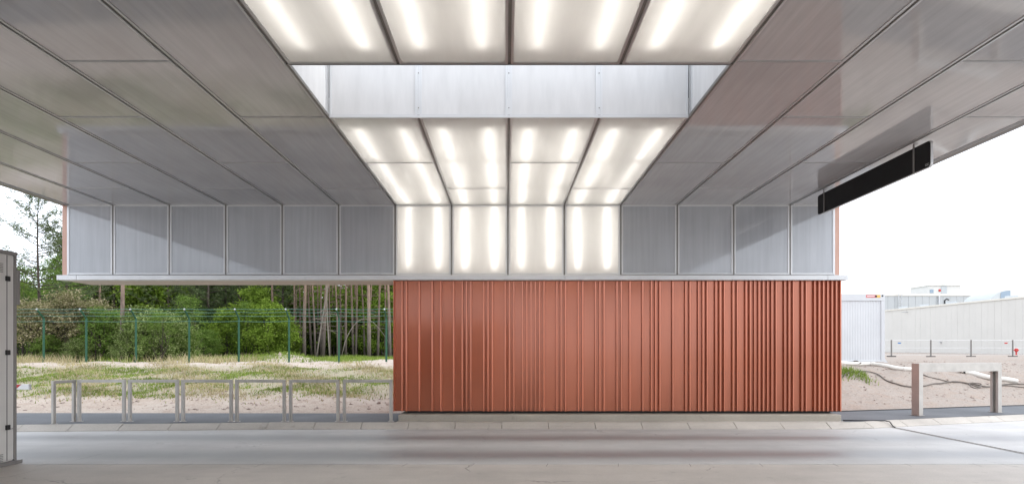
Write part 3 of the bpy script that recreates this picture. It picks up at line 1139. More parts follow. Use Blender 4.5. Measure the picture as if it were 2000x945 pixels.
# ------------------------------------------------------------------ security fence on the left berm
FYY = 26.5
posts = [-20, 85.5, 168.5, 265.5, 369.5, 466.5, 564.5, 662, 754.5, 848, 944]
fence = thing('security_fence', 'dark green post fence with slanted arms carrying four pale wires', 'fence', (px(420, FYY), FYY, 1.05))
tops = []
for p in posts:
    X = px(p, FYY)
    z0 = tz(X, FYY) - 0.05
    zk = pz(621, FYY)
    mb = MB().tube([(X, FYY, z0), (X, FYY, zk)], 0.045, 8)
    po = build('post', mb, 'green_post', fence)
    mb = MB().tube([(X, FYY, zk - 0.02), (X, FYY - 0.39, zk + 0.36)], 0.036, 8)
    build('arm', mb, 'green_post', po)
    mb = MB().tube([(X, FYY - 0.385, zk + 0.355), (X, FYY - 0.415, zk + 0.385)], 0.04, 8)
    build('cap', mb, 'galvanised', po)
    tops.append((X, zk))
for t_ in (0.98, 0.62, 0.2, -1):
    pts = []
    for X, zk in tops:
        if t_ < 0:
            pts.append((X, FYY - 0.05, zk - 0.14))
        else:
            pts.append((X, FYY - 0.39 * t_ - 0.03, zk + 0.36 * t_ + 0.03))
    fine = []
    for (q0, q1) in zip(pts[:-1], pts[1:]):
        for s_ in range(6):
            u_ = s_ / 6
            fine.append((q0[0] + (q1[0] - q0[0]) * u_, q0[1], q0[2] - 0.03 * 4 * u_ * (1 - u_)))
    fine.append(pts[-1])
    build('wire', MB().tube(fine, 0.009, 4), 'green_wire', fence)

# ------------------------------------------------------------------ site container, fence panels, halls on the right
CD = 22.5
cx1 = px(1728.5, CD)
cx0 = cx1 - 6.05
cz0, cz1 = pz(708.5, CD), pz(573.5, CD)
cont = thing('site_container', 'white corrugated site container with a red and orange sticker on its top rail', 'container', ((cx0 + cx1) / 2, CD + 1.2, cz0 - 0.03))
mb = MB()
zt_ = cz1 - 0.27
pts = []
x = cx0 + 0.14
while x < cx1 - 0.16:
    pts += [(x, CD + 0.03), (x + 0.035, CD + 0.03), (x + 0.05, CD + 0.035), (x + 0.085, CD + 0.035)]
    x += 0.10
n = len(pts)
for z in (cz0 + 0.10, zt_):
    mb.v += [(a, b, z) for a, b in pts]
for q in range(n - 1):
    mb.f.append((q, q + 1, n + q + 1, n + q))
build('corrugated_wall', mb, 'container_white', cont)
build('body', MB().box(cx0 + 0.02, CD + 0.06, cz0 + 0.03, cx1 - 0.02, CD + 2.40, cz1 - 0.02), 'container_white', cont)
tr_ = build('top_rail', MB().box(cx0, CD, zt_, cx1, CD + 0.058, cz1, 0.008), 'container_white', cont)
build('bottom_rail', MB().box(cx0, CD, cz0 - 0.03, cx1, CD + 0.058, cz0 + 0.10, 0.008), 'container_white', cont)
for xa in (cx0, cx1 - 0.14):
    build('corner_post', MB().box(xa + 0.001, CD + 0.004, cz0 + 0.1005, xa + 0.139, CD + 0.058, zt_ - 0.0005, 0.006), 'container_white', cont)
lx0, lx1 = px(1691.5, CD), px(1711, CD)
lz0, lz1 = pz(581.0, CD), pz(575.8, CD)
lab = build('sticker', MB().box(lx0, CD - 0.004, lz0, lx1, CD - 0.001, lz1), 'label_red', tr_)
build('sticker_text', MB().box(lx0 + 0.03, CD - 0.007, (lz0 + lz1) / 2 - 0.012, lx1 - 0.06, CD - 0.005, (lz0 + lz1) / 2 + 0.014), 'paint_white', lab)
build('sticker', MB().box(lx1 + 0.002, CD - 0.004, lz0, px(1719.5, CD), CD - 0.001, lz1), 'label_orange', tr_)
build('sticker_dot', MB().tube([(lx1, CD - 0.010, (lz0 + lz1) / 2), (lx1, CD - 0.0045, (lz0 + lz1) / 2)], 0.04, 12), 'black_plastic', lab)
build('lifting_eye', MB().tube([(px(1723.5, CD), CD - 0.006, pz(577.5, CD)), (px(1723.5, CD), CD - 0.0005, pz(577.5, CD))], 0.035, 12), 'black_plastic', tr_)
mb = MB().prism([(cx1 - 0.02, cz0 + 0.22), (cx1 + 0.14, cz0 - 0.02), (cx1 + 0.14, cz0 - 0.04), (cx1 - 0.02, cz0 - 0.04)], 1, CD + 0.02, CD + 0.055)
build('gusset', mb, 'container_white', cont)
mb = MB()
for xa in (cx0 + 0.1, (cx0 + cx1) / 2, cx1 - 0.4):
    for ya in (CD + 0.1, CD + 2.0):
        g0 = tz(xa + 0.15, ya + 0.15)
        mb.box(xa, ya, min(g0, cz0) - 0.12, xa + 0.3, ya + 0.3, cz0 - 0.031)
build('support_blocks', mb, 'plinth_concrete', cont)

MY = 52.0
fx = [1660, 1741, 1818, 1896.5, 1978, 2058, 2138]
flabels = ['wire site fence panel beside the white container', 'wire site fence panel with a blue tag, second from the white container',
           'wire site fence panel without tags on the stony ground', 'wire site fence panel with a red tag near the red hydrant',
           'wire site fence panel beyond the red hydrant', 'outermost wire site fence panel past the red hydrant']
ztop = pz(663.5, MY)
for i in range(len(fx) - 1):
    xa, xc = px(fx[i], MY), px(fx[i + 1], MY)
    g0 = min(tz(xa, MY), tz(xc, MY))
    t = thing('site_fence_panel', flabels[i], 'fence', ((xa + xc) / 2, MY, g0), 'site fence panels')
    for xx in (xa + 0.035, xc - 0.035):
        build('post', MB().tube([(xx, MY, tz(xx, MY) + 0.02), (xx, MY, ztop)], 0.030, 8), 'channel_metal', t)
    for zz in (ztop - 0.03, (ztop + g0) / 2 + 0.05, g0 + 0.2):
        build('rail', MB().tube([(xa + 0.035, MY, zz), (xc - 0.035, MY, zz)], 0.014, 6), 'galvanised', t)
    mb = MB()
    q = xa + 0.2
    while q < xc - 0.1:
        mb.tube([(q, MY, g0 + 0.2), (q, MY, ztop - 0.03)], 0.0022, 3, False)
        q += 0.14
    tag(build('mesh_wires', mb, 'galvanised', t), kind='stuff')
    build('foot_block', MB().box(xa - 0.36, MY - 0.12, tz(xa, MY) - 0.06, xa + 0.36, MY + 0.12, tz(xa, MY) + 0.10, 0.02), 'dark_base', t)
    if i in (0, 1, 3):
        xt = xa + 0.55 if i != 3 else xc - 0.75
        build('tag', MB().box(xt, MY - 0.02, ztop - 0.33, xt + 0.28, MY - 0.016, ztop - 0.22), 'paint_red' if i == 3 else 'paint_blue', t)

# fire hydrant post
hx, hy = px(1985, 72), 72.0
hz = tz(hx, hy)
hyd = thing('hydrant', 'small red hydrant standing in front of the white hall', 'hydrant', (hx, hy, hz))
build('stem', MB().tube([(hx, hy, hz - 0.05), (hx, hy, hz + 0.42)], [0.10, 0.08], 10), 'paint_red', hyd)
build('head', MB().tube([(hx, hy, hz + 0.40), (hx, hy, hz + 0.55), (hx, hy, hz + 0.78), (hx, hy, hz + 0.85)], [0.10, 0.19, 0.18, 0.07], 10), 'paint_red', hyd)
build('outlet', MB().tube([(hx - 0.28, hy, hz + 0.64), (hx + 0.28, hy, hz + 0.64)], 0.08, 8), 'paint_red', hyd)

# near white hall: long wall running back to the left, in panels
P0 = Vector((px(1690, 114), 114.0))
P1 = Vector((px(2060, 76.5), 76.5))
HT = 7.44 + CAMZ
hall = thing('white_hall', 'long white industrial hall clad in tall vertical panels', 'building', ((P0.x + P1.x) / 2 + 10, 100, 1.2))
dv = (P1 - P0)
LL = dv.length
dv.normalize()
nv = Vector((dv.y, -dv.x))          # outward (towards the camera side)
if nv.y > 0:
    nv = -nv


def hall_quad(m, s0, s1, z0, z1, d0, d1):
    i = len(m.v)
    for s_ in (s0, s1):
        for dd in (d0, d1):
            q = P0 + dv * s_ + nv * dd
            for z in (z0, z1):
                m.v.append((q.x, q.y, z))
    for q in ((0, 1, 3, 2), (4, 6, 7, 5), (0, 4, 5, 1), (2, 3, 7, 6), (0, 2, 6, 4), (1, 5, 7, 3)):
        m.f.append(tuple(i + a for a in q))
    return m


np_ = 34
for i in range(np_):
    build('wall_panel', hall_quad(MB(), LL * i / np_ + 0.008, LL * (i + 1) / np_ - 0.008, 0.9, HT - 0.25, 0.0, 0.10 + random.uniform(-0.006, 0.006)), 'hall_white', hall)
build('eaves_trim', hall_quad(MB(), -0.1, LL, HT - 0.25, HT, -0.2, 0.22), 'hall_trim', hall)
build('body', hall_quad(MB(), 0.0, LL, 0.5, HT - 0.3, -24, -0.001), 'hall_white', hall)
for i, (s0, s1) in enumerate(((0.1, 0.16), (0.24, 0.30), (0.40, 0.46), (0.54, 0.60), (0.70, 0.76))):
    m = MB()
    q0, q1 = P0 + dv * LL * s0 - nv * 4, P0 + dv * LL * s1 - nv * 4
    for q in (q0, q1):
        m.v += [(q.x, q.y, HT - 0.35), (q.x + 1.2, q.y + 2, HT - 0.35), (q.x + 0.6, q.y + 1, HT + 0.75)]
    m.f += [(0, 1, 2), (3, 5, 4), (0, 3, 4, 1), (1, 4, 5, 2), (2, 5, 3, 0)]
    build('rooflight', m, 'hall_grey', hall)
q = P0 + dv * LL * 0.42 - nv * 3
build('vent_pipe', MB().tube([(q.x, q.y, HT - 0.3), (q.x, q.y, HT + 0.9), (q.x + 0.35, q.y, HT + 1.15), (q.x + 0.7, q.y, HT + 1.0)], 0.13, 8), 'black_plastic', hall)
lp = P0 + dv * LL * 0.30 + nv * 0.14
build('wall_lamp', MB().tube([(lp.x - 0.9, lp.y - 0.1, HT - 0.75), (lp.x + 0.5, lp.y - 0.1, HT - 0.75), (lp.x + 0.9, lp.y - 0.5, HT - 0.9)], 0.06, 6), 'hall_grey', hall)
vp = P0 + dv * LL * 0.5 + nv * 0.13
build('wall_vent', MB().box(vp.x - 0.3, vp.y - 0.2, 2.9, vp.x + 0.3, vp.y, 3.1), 'galvanised', hall)
VD = 100.0
va, vb, vc = px(1929, VD), px(1974, VD), px(1984, VD)
vt = pz(566, VD)
build('roof_fan', MB().box(vb + 0.05, VD + 0.5, HT - 0.35, vc, VD + 3.5, vt + 0.05), 'hall_trim', hall)
prof = [(va + (vb - va) * t_ / 10, HT - 0.35 + (vt - HT + 0.35) * math.sqrt(max(0, 1 - (1 - t_ / 10) ** 2))) for t_ in range(11)] + [(vb, HT - 0.35)]
vl = build('vaulted_rooflight', MB().prism(prof, 1, VD, VD + 6), 'hall_grey', hall)
half = [p_ for p_ in prof if p_[0] > (va + vb) / 2]
build('pane', MB().prism([((va + vb) / 2, HT - 0.2)] + [(a_ - 0.1, b_ - 0.15) for a_, b_ in half[:-1]] + [(vb - 0.1, HT - 0.2)], 1, VD - 0.06, VD - 0.02), 'roof_glass', vl)

# grey hall far behind
GD = 165.0
ga, gb = px(1640, GD), px(1936, GD)
gz = pz(573.5, GD)
gh = thing('grey_hall', 'higher pale grey hall behind the white hall with rooftop plant rooms', 'building', ((ga + gb) / 2, GD + 10, 1.3))
npn = 22
for i in range(npn):
    w = (gb - ga) / npn
    build('wall_panel', MB().box(ga + w * i + 0.03, GD, 1.0, ga + w * (i + 1) - 0.03, GD + 0.3, gz - 0.6), 'hall_grey', gh)
build('body', MB().box(ga, GD + 0.29, 0.8, gb, GD + 30, gz - 0.5), 'hall_grey', gh)
build('parapet', MB().box(ga - 0.1, GD - 0.15, gz - 0.6, gb + 0.1, GD + 0.5, gz), 'hall_trim', gh)
pa, pb_, pc = px(1815, GD + 6), px(1849, GD + 6), px(1876, GD + 6)
pr = build('plant_room', MB().box(pa, GD + 6, gz - 0.6, pc, GD + 14, pz(557.5, GD + 6)), 'hall_white', gh)
build('plant_room_roof', MB().box(pa - 0.3, GD + 5.7, pz(557.5, GD + 6), pc + 0.2, GD + 14.2, pz(556, GD + 6)), 'hall_trim', pr)
build('plant_room_door', MB().box(px(1838, GD + 6), GD + 5.9, gz - 0.5, pb_, GD + 5.99, pz(558.5, GD + 6)), 'hall_grey', pr)
build('roof_cap', MB().box(px(1843, GD + 7), GD + 7, pz(556, GD + 7), px(1853, GD + 7), GD + 9, pz(553.5, GD + 7)), 'hall_grey', pr)
build('window', MB().box(px(1816, GD + 6), GD + 5.9, pz(572, GD + 6), px(1823, GD + 6), GD + 5.98, pz(565, GD + 6)), 'roof_glass', pr)
build('louvre', MB().tube([(px(1835, GD + 6), GD + 5.85, pz(567, GD + 6)), (px(1835, GD + 6), GD + 5.99, pz(567, GD + 6))], 0.35, 10), 'paint_red', pr)
ld = build('ladder', MB().tube([(px(1753, GD), GD - 0.5, 1.2), (px(1753, GD), GD - 0.5, gz + 1.4)], 0.09, 6).tube([(px(1759, GD), GD - 0.5, 1.2), (px(1759, GD), GD - 0.5, gz + 1.4)], 0.09, 6), 'galvanised', gh)
for q in range(30):
    z = 1.6 + q * 0.5
    if z < gz + 0.8:
        build('rung', MB().tube([(px(1753, GD), GD - 0.5, z), (px(1759, GD), GD - 0.5, z)], 0.05, 5), 'galvanised', ld)
build('downpipe', MB().tube([(px(1833, GD), GD - 0.2, 1.2), (px(1833, GD), GD - 0.2, gz - 0.6)], 0.22, 8), 'galvanised', gh)

# ------------------------------------------------------------------ pipes and hoses lying on the dirt


def ground_line(pixels, r, n=40, lift=0.0, waver=0.0):
    pts = [from_px(a, b) for a, b in pixels]
    out = []
    for i in range(n + 1):
        s_ = i / n * (len(pts) - 1)
        k_ = min(int(s_), len(pts) - 2)
        t_ = s_ - k_
        p0, p1, p2, p3 = pts[max(k_ - 1, 0)], pts[k_], pts[k_ + 1], pts[min(k_ + 2, len(pts) - 1)]
        q = []
        for c in (0, 1):
            a_, b_, c_, d_ = p0[c], p1[c], p2[c], p3[c]
            q.append(0.5 * (2 * b_ + (c_ - a_) * t_ + (2 * a_ - 5 * b_ + 4 * c_ - d_) * t_ ** 2 + (3 * b_ - a_ - 3 * c_ + d_) * t_ ** 3))
        zz = max(tz(q[0] + ddx, q[1]) for ddx in (-0.1, 0, 0.1)) + r * 0.7 + lift
        out.append((q[0], q[1], zz))
    for _ in range(14 if waver == 0 else 1):
        out = [out[0]] + [((a_[0] + 2 * b_[0] + c_[0]) / 4, (a_[1] + 2 * b_[1] + c_[1]) / 4, max(tz(b_[0], b_[1]) + r * 0.5, (a_[2] + b_[2] * 2 + c_[2]) / 4)) for a_, b_, c_ in zip(out[:-2], out[1:-1], out[2:])] + [out[-1]]
    return out


pts = ground_line([(1610, 711), (1646, 711), (1700, 711), (1735, 718), (1762, 723), (1800, 724), (1850, 722)], 0.07)
o = thing('drain_pipe', 'pale plastic pipe lying along the foot of the white container', 'pipe', pts[20])
build('pipe', MB().tube(pts, 0.072, 10), 'pvc_pipe', o, True)
for k_ in (14, 27, 33):
    build('coupling', MB().tube([pts[k_], pts[k_ + 1]], 0.088, 10), 'pvc_pipe', o, True)
pts = ground_line([(1866, 722), (1885, 728), (1905, 735), (1940, 743), (1986, 750)], 0.085, 24)
o = thing('drain_pipe', 'straight pale plastic pipe lying on the slope behind the steel guard frame', 'pipe', pts[12])
build('pipe', MB().tube(pts, 0.085, 10), 'pvc_pipe', o, True)
build('coupling', MB().tube([pts[7], pts[8]], 0.098, 10), 'black_plastic', o, True)
for pix, r, lb in (([(1640, 742), (1652, 733), (1690, 727), (1714, 733), (1735, 746), (1765, 756), (1795, 758), (1826, 750), (1860, 746), (1900, 752), (1950, 754), (2010, 753)], 0.022, 'thick dark hose curving over the dirt from the grass tuft'),
                   ([(1800, 733), (1830, 741), (1880, 748), (1910, 757), (1916, 752), (1893, 749), (1905, 760), (1930, 757), (2010, 760)], 0.016, 'thin dark cable looped in a coil on the dirt slope'),
                   ([(1668, 711.5), (1676, 713), (1682, 716)], 0.02, 'short black cable hanging over the pale pipe by the container')):
    pts = ground_line(pix, r, 70 if len(pix) > 4 else 10, 0.10 if len(pix) == 3 else 0.0, 1)
    tag(build('hose', MB().tube(pts, r, 6), 'hose', None, True), lb, 'hose')
# black cable along the edge of the right footway and over the kerb
pts = [(7.45, 13.03, 0.128), (8.0, 12.98, 0.128), (8.32, 12.96, 0.13), (8.40, 12.9, 0.113), (8.41, 12.8, 0.02), (8.41, 12.74, 0.018)]
tag(build('cable', MB().tube(pts, 0.012, 6), 'dark_rubber', None, True), 'black cable running over the kerb to the drain channel', 'cable')
pts = [(7.45, 14.72, 0.127), (9.0, 15.13, 0.127), (10.5, 15.5, 0.127), (12.5, 16.1, 0.127), (14.7, 16.65, 0.127)]
tag(build('cable', MB().tube(pts, 0.012, 6), 'dark_rubber', None, True), 'black cable along the dirt edge of the footway', 'cable')


# ------------------------------------------------------------------ vegetation
rng = np.random.default_rng(11)


def leaf_quads(centres, size, aspect=0.6, up=0.0, rng=rng):
    """one bent leaf-shaped quad per centre"""
    n = len(centres)
    d = rng.normal(size=(n, 3))
    d[:, 2] = d[:, 2] * 0.7 + up
    d /= np.linalg.norm(d, axis=1, keepdims=True)
    e = rng.normal(size=(n, 3))
    e -= d * (e * d).sum(1, keepdims=True)
    e /= np.linalg.norm(e, axis=1, keepdims=True)
    L = size * rng.uniform(0.6, 1.3, (n, 1))
    W = L * aspect * 0.5
    p0 = centres
    p1 = centres + d * L * 0.5 + e * W
    p2 = centres + d * L
    p3 = centres + d * L * 0.5 - e * W
    v = np.stack([p0, p1, p2, p3], 1).reshape(-1, 3)
    f = np.arange(4 * n).reshape(-1, 4)
    return v, f


def shrub_meshes(name, h, r, lobes, per, size, mat, seed, stems=5, base=0.1, stem_r=0.05, spread=0.145):
    g = np.random.default_rng(seed)
    cs = []
    stem = MB()
    tips = []
    for i in range(lobes):
        th = g.uniform(0, 2 * math.pi)
        zz = base * h + (1 - base) * h * (g.uniform() ** 0.8)
        prof = math.sin(math.pi * min(1, 0.18 + 0.82 * (zz / h) ** 0.9)) ** 0.6
        rr = r * prof * math.sqrt(g.uniform(0.1, 1.0)) * g.uniform(0.8, 1.22)
        c = np.array([rr * math.cos(th), rr * math.sin(th), zz * 0.97])
        tips.append(c)
        k = int(per * g.uniform(0.5, 1.4))
        # clumps of leaves along short sprays pointing out and up
        d = np.array([math.cos(th), math.sin(th), g.uniform(-0.2, 0.9)])
        d /= np.linalg.norm(d)
        t = g.uniform(-0.5, 1.0, (k, 1)) * r * 0.38
        pts = c + d * t + g.normal(size=(k, 3)) * r * spread * np.array([1, 1, 0.62]) * (1 - 0.35 * np.abs(t) / (r * 0.38))
        cs.append(pts)
    c = np.concatenate(cs)
    c = c[c[:, 2] > 0.03]
    v, f = leaf_quads(c, size, 0.62, 0.15, g)
    crown = np_mesh(name + '_crown', v, f, mat)
    for s_ in range(stems):
        th = 2 * math.pi * s_ / stems + g.uniform(-0.4, 0.4)
        tip = tips[int(g.integers(len(tips)))]
        b = np.array([0.12 * r * math.cos(th), 0.12 * r * math.sin(th), -0.12])
        mid = b * 0.4 + tip * 0.5 + g.normal(size=3) * 0.06 * r
        mid[2] = tip[2] * 0.45
        rr = stem_r * g.uniform(0.7, 1.2)
        stem.tube([tuple(b), tuple((b + mid) / 2 + g.normal(size=3) * 0.03 * r), tuple(mid), tuple(tip)], [rr, rr * 0.8, rr * 0.6, rr * 0.2], 6)
        for q in range(3):
            t2 = tips[int(g.integers(len(tips)))]
            stem.tube([tuple(mid), tuple((mid + t2) / 2 + np.array([0, 0, 0.05 * h])), tuple(t2)], [rr * 0.45, rr * 0.3, rr * 0.12], 5)
    sm = stem.mesh(name + '_stem', 'bark_dark', (0, 0, 0), True)
    return crown, sm


def pine_meshes(name, h, r0, crown_from, crown_r, nbranch, tufts, seed, lean=0.0, stubs=10, bark='bark_pine', needle=0.17, nneed=13):
    g = np.random.default_rng(seed)
    pts, rs = [], []
    n = 9
    ph = g.uniform(0, 6)
    for i in range(n + 1):
        t = i / n
        pts.append((lean * t * h + 0.10 * math.sin(ph + t * 5) * (h / 14), 0.08 * math.cos(ph * 2 + t * 4) * (h / 14), -0.15 + t * (h + 0.15)))
        rs.append(max(r0 * (1 - 0.86 * t), 0.012))
    P = np.array(pts)
    trunk = MB().tube(pts, rs, 8)
    cs, ds = [], []

    def trunk_at(z):
        t = np.clip((z + 0.15) / (h + 0.15), 0, 1) * n
        k = min(int(t), n - 1)
        return P[k] + (P[k + 1] - P[k]) * (t - k)
    for i in range(stubs):
        z = g.uniform(0.12, max(0.2, crown_from / h)) * h
        b = trunk_at(z)
        th = g.uniform(0, 6.28)
        L = g.uniform(0.3, 1.5)
        d = np.array([math.cos(th), math.sin(th), g.uniform(-0.25, 0.25)])
        trunk.tube([tuple(b), tuple(b + d * L * 0.6 + np.array([0, 0, -0.04])), tuple(b + d * L + np.array([0, 0, -0.14 * L]))], [0.022, 0.014, 0.006], 4)
    for i in range(nbranch):
        t = (i + g.uniform()) / nbranch
        z = crown_from + (h - crown_from) * t ** 0.9
        b = trunk_at(z)
        th = g.uniform(0, 6.28)
        L = crown_r * (1 - 0.75 * t) * g.uniform(0.55, 1.1)
        e = np.array([math.cos(th), math.sin(th), 0.22 + 0.4 * t])
        m_ = b + e * L * 0.5 + np.array([0, 0, -0.05 * L])
        tip = b + e * L + np.array([0, 0, 0.12 * L])
        trunk.tube([tuple(b), tuple(m_), tuple(tip)], [0.035 * (1 - 0.6 * t), 0.02 * (1 - .5 * t), 0.007], 4)
        for q in range(tufts):
            u = 0.35 + 0.65 * (q + g.uniform()) / tufts
            c = b + (m_ - b) * min(1, 2 * u) if u < 0.5 else m_ + (tip - m_) * (2 * u - 1)
            side = np.cross(e, [0, 0, 1]) * g.normal() * 0.26 * L * (0.3 + 0.7 * u)
            c2 = c + side + np.array([0, 0, abs(g.normal()) * 0.06])
            k = nneed
            cs.append(np.repeat(c2[None], k, 0) + g.normal(size=(k, 3)) * 0.05)
    c = np.concatenate(cs)
    v, f = leaf_quads(c, needle, 0.17, 0.35, g)
    return np_mesh(name + '_crown', v, f, 'needles'), trunk.mesh(name + '_trunk', bark, (0, 0, 0), True)


def plant(name, meshes, label, cat, x, y, s=1.0, rz=0.0, group=None, parts=('crown', 'stem'), zoff=0.0, sz=None):
    o = thing(name, label, cat, (x, y, tz(x, y) + zoff), group, rz)
    o.scale = (s, s, sz or s)
    for me, nm in zip(meshes, parts):
        c = bpy.data.objects.new(nm, me)
        COL.objects.link(c)
        c.parent = o
    return o


V = {
    'bright': shrub_meshes('bright', 3.6, 1.5, 85, 110, 0.14, 'leaf_bright', 1, 5, 0.12),
    'bright2': shrub_meshes('bright2', 3.4, 1.35, 80, 110, 0.14, 'leaf_bright', 2, 4, 0.10),
    'green': shrub_meshes('green', 3.0, 1.5, 85, 105, 0.12, 'leaf_green', 3, 6, 0.06),
    'pale': shrub_meshes('pale', 2.7, 1.45, 80, 95, 0.11, 'leaf_pale', 4, 6, 0.04),
    'blossom': shrub_meshes('blossom', 3.2, 1.7, 85, 95, 0.10, 'leaf_blossom', 5, 5, 0.34, 0.085, 0.14),
    'blossom2': shrub_meshes('blossom2', 3.3, 1.45, 75, 95, 0.10, 'leaf_blossom', 6, 4, 0.36, 0.085, 0.14),
    'dark': shrub_meshes('dark', 6.5, 2.6, 150, 130, 0.18, 'leaf_dark', 7, 4, 0.05, 0.08),
    'wood': shrub_meshes('wood', 7.5, 2.6, 150, 120, 0.19, 'leaf_wood', 8, 3, 0.08, 0.08),
    'thin': shrub_meshes('thin', 7.0, 1.8, 60, 60, 0.13, 'leaf_green', 9, 4, 0.3, 0.06, 0.16),
    'pine_tall': pine_meshes('pine_tall', 15.0, 0.145, 8.5, 2.6, 34, 9, 21, 0.0, 16),
    'pine_tall2': pine_meshes('pine_tall2', 14.0, 0.10, 8.0, 2.2, 28, 8, 22, 0.012, 18),
    'pine_thin': pine_meshes('pine_thin', 12.0, 0.075, 7.5, 1.5, 20, 7, 23, -0.01, 14),
    'pine_low': pine_meshes('pine_low', 11.0, 0.13, 2.6, 2.8, 62, 12, 24, 0.0, 6, 'bark_dark', 0.2, 15),
    'pine_young': pine_meshes('pine_young', 8.6, 0.095, 2.2, 3.1, 46, 12, 25, 0.0, 4, 'bark_dark', 0.17, 12),
    'pole_dead': pine_meshes('pole_dead', 10.0, 0.055, 9.0, 0.8, 4, 3, 26, 0.05, 12, 'branch_dead'),
}


def at(pxx, Y):
    return px(pxx, Y), Y


TP = ('crown', 'trunk')
# front rank, left
x, y = at(76, 32.5)
plant('pine_tree', V['pine_young'], 'sparse young pine with open branches against the white sky behind the fence', 'tree', x, y, 1.06, 0.6, None, TP)
x, y = at(128, 36.0)
plant('pine_tree', V['pine_young'], 'second sparse pine partly hidden by the end of the canopy wall', 'tree', x, y, 1.28, 2.4, None, TP)
for p, Y, v, s_, r_, lb in ((62, 29.5, 'blossom', 0.92, 0.3, 'beige blossoming shrub with a thick dark stem, nearest the booth'),
                            (122, 29.8, 'blossom2', 1.02, 1.2, 'tall beige blossoming shrub with paired dark stems behind the fence'),
                            (178, 30.6, 'blossom', 0.95, 2.6, 'beige blossoming shrub growing against the pale green shrub')):
    x, y = at(p, Y)
    plant('blossom_shrub', V[v], lb, 'shrub', x, y, s_, r_, 'blossoming shrubs behind the fence')
for p, Y, v, s_, r_, lb in ((208, 30.3, 'green', 0.86, 0.0, 'dense mid green shrub beside the beige blossom'),
                            (283, 29.6, 'pale', 0.95, 1.1, 'pale green broad shrub with light leaves below the red pine trunk'),
                            (325, 30.6, 'pale', 0.86, 2.7, 'pale green broad shrub at the end of the shrub row'),
                            (352, 31.5, 'green', 0.62, 3.0, 'low mid green shrub behind the pale green shrubs')):
    x, y = at(p, Y)
    plant('leafy_shrub', V[v], lb, 'shrub', x, y, s_, r_, 'leafy shrubs behind the fence')
for p, Y, v, s_, r_, lb in ((445, 40.0, 'bright', 0.88, 0.0, 'bright yellow green bush with a bare stem at the wood edge'),
                            (522, 38.0, 'bright2', 1.04, 1.4, 'bright yellow green bush beside the spoil heap'),
                            (500, 43.0, 'bright', 1.35, 2.2, 'taller bright green tree behind the two bright bushes'),
                            (300, 44.0, 'bright2', 1.75, 0.4, 'bright green tree top showing above the pale shrubs'),
                            (610, 52.0, 'bright2', 1.3, 3.2, 'bright green tree half hidden behind the leaning dead poles'),
                            (688, 49.0, 'bright', 1.5, 5.2, 'bright green tree half hidden behind the pine stand'),
                            (728, 51.0, 'bright2', 1.75, 1.2, 'tall bright green tree deep behind the pine stand'),
                            (757, 46.0, 'bright', 1.3, 3.7, 'bright green bush behind the pines next to the red wall'),
                            (556, 41.0, 'bright', 0.75, 4.2, 'small bright bush at the foot of the pine trunks')):
    x, y = at(p, Y)
    plant('bright_bush', V[v], lb, 'bush', x, y, s_, r_, 'bright bushes at the wood edge')
for p, Y, v, s_, r_, lb in ((52, 30.8, 'thin', 0.42, 0.5, 'thin leafy sapling between booth and thick stemmed blossom shrub'),
                            (92, 28.9, 'green', 0.42, 1.9, 'low green shrub between the first two blossom shrubs'),
                            (150, 28.7, 'pale', 0.42, 2.9, 'low pale shrub at the foot of the tall blossom shrub'),
                            (190, 29.2, 'thin', 0.40, 4.0, 'thin leafy sapling in front of the blossom against the green shrub'),
                            (256, 28.6, 'pale', 0.55, 5.0, 'low pale shrub beside the foot of the red pine trunk'),
                            (312, 28.8, 'thin', 0.36, 1.0, 'thin leafy sapling rising from the pale shrubs'),
                            (368, 33.0, 'thin', 0.52, 2.0, 'thin leafy sapling in the dark gap before the bright bushes'),
                            (398, 37.0, 'green', 0.60, 0.9, 'mid green bush in the dark gap before the bright bushes'),
                            (484, 39.5, 'thin', 0.55, 3.1, 'thin leafy sapling between the two bright bushes')):
    x, y = at(p, Y)
    plant('young_shrub', V[v], lb, 'shrub', x, y, s_, r_, 'young growth at the wood edge')
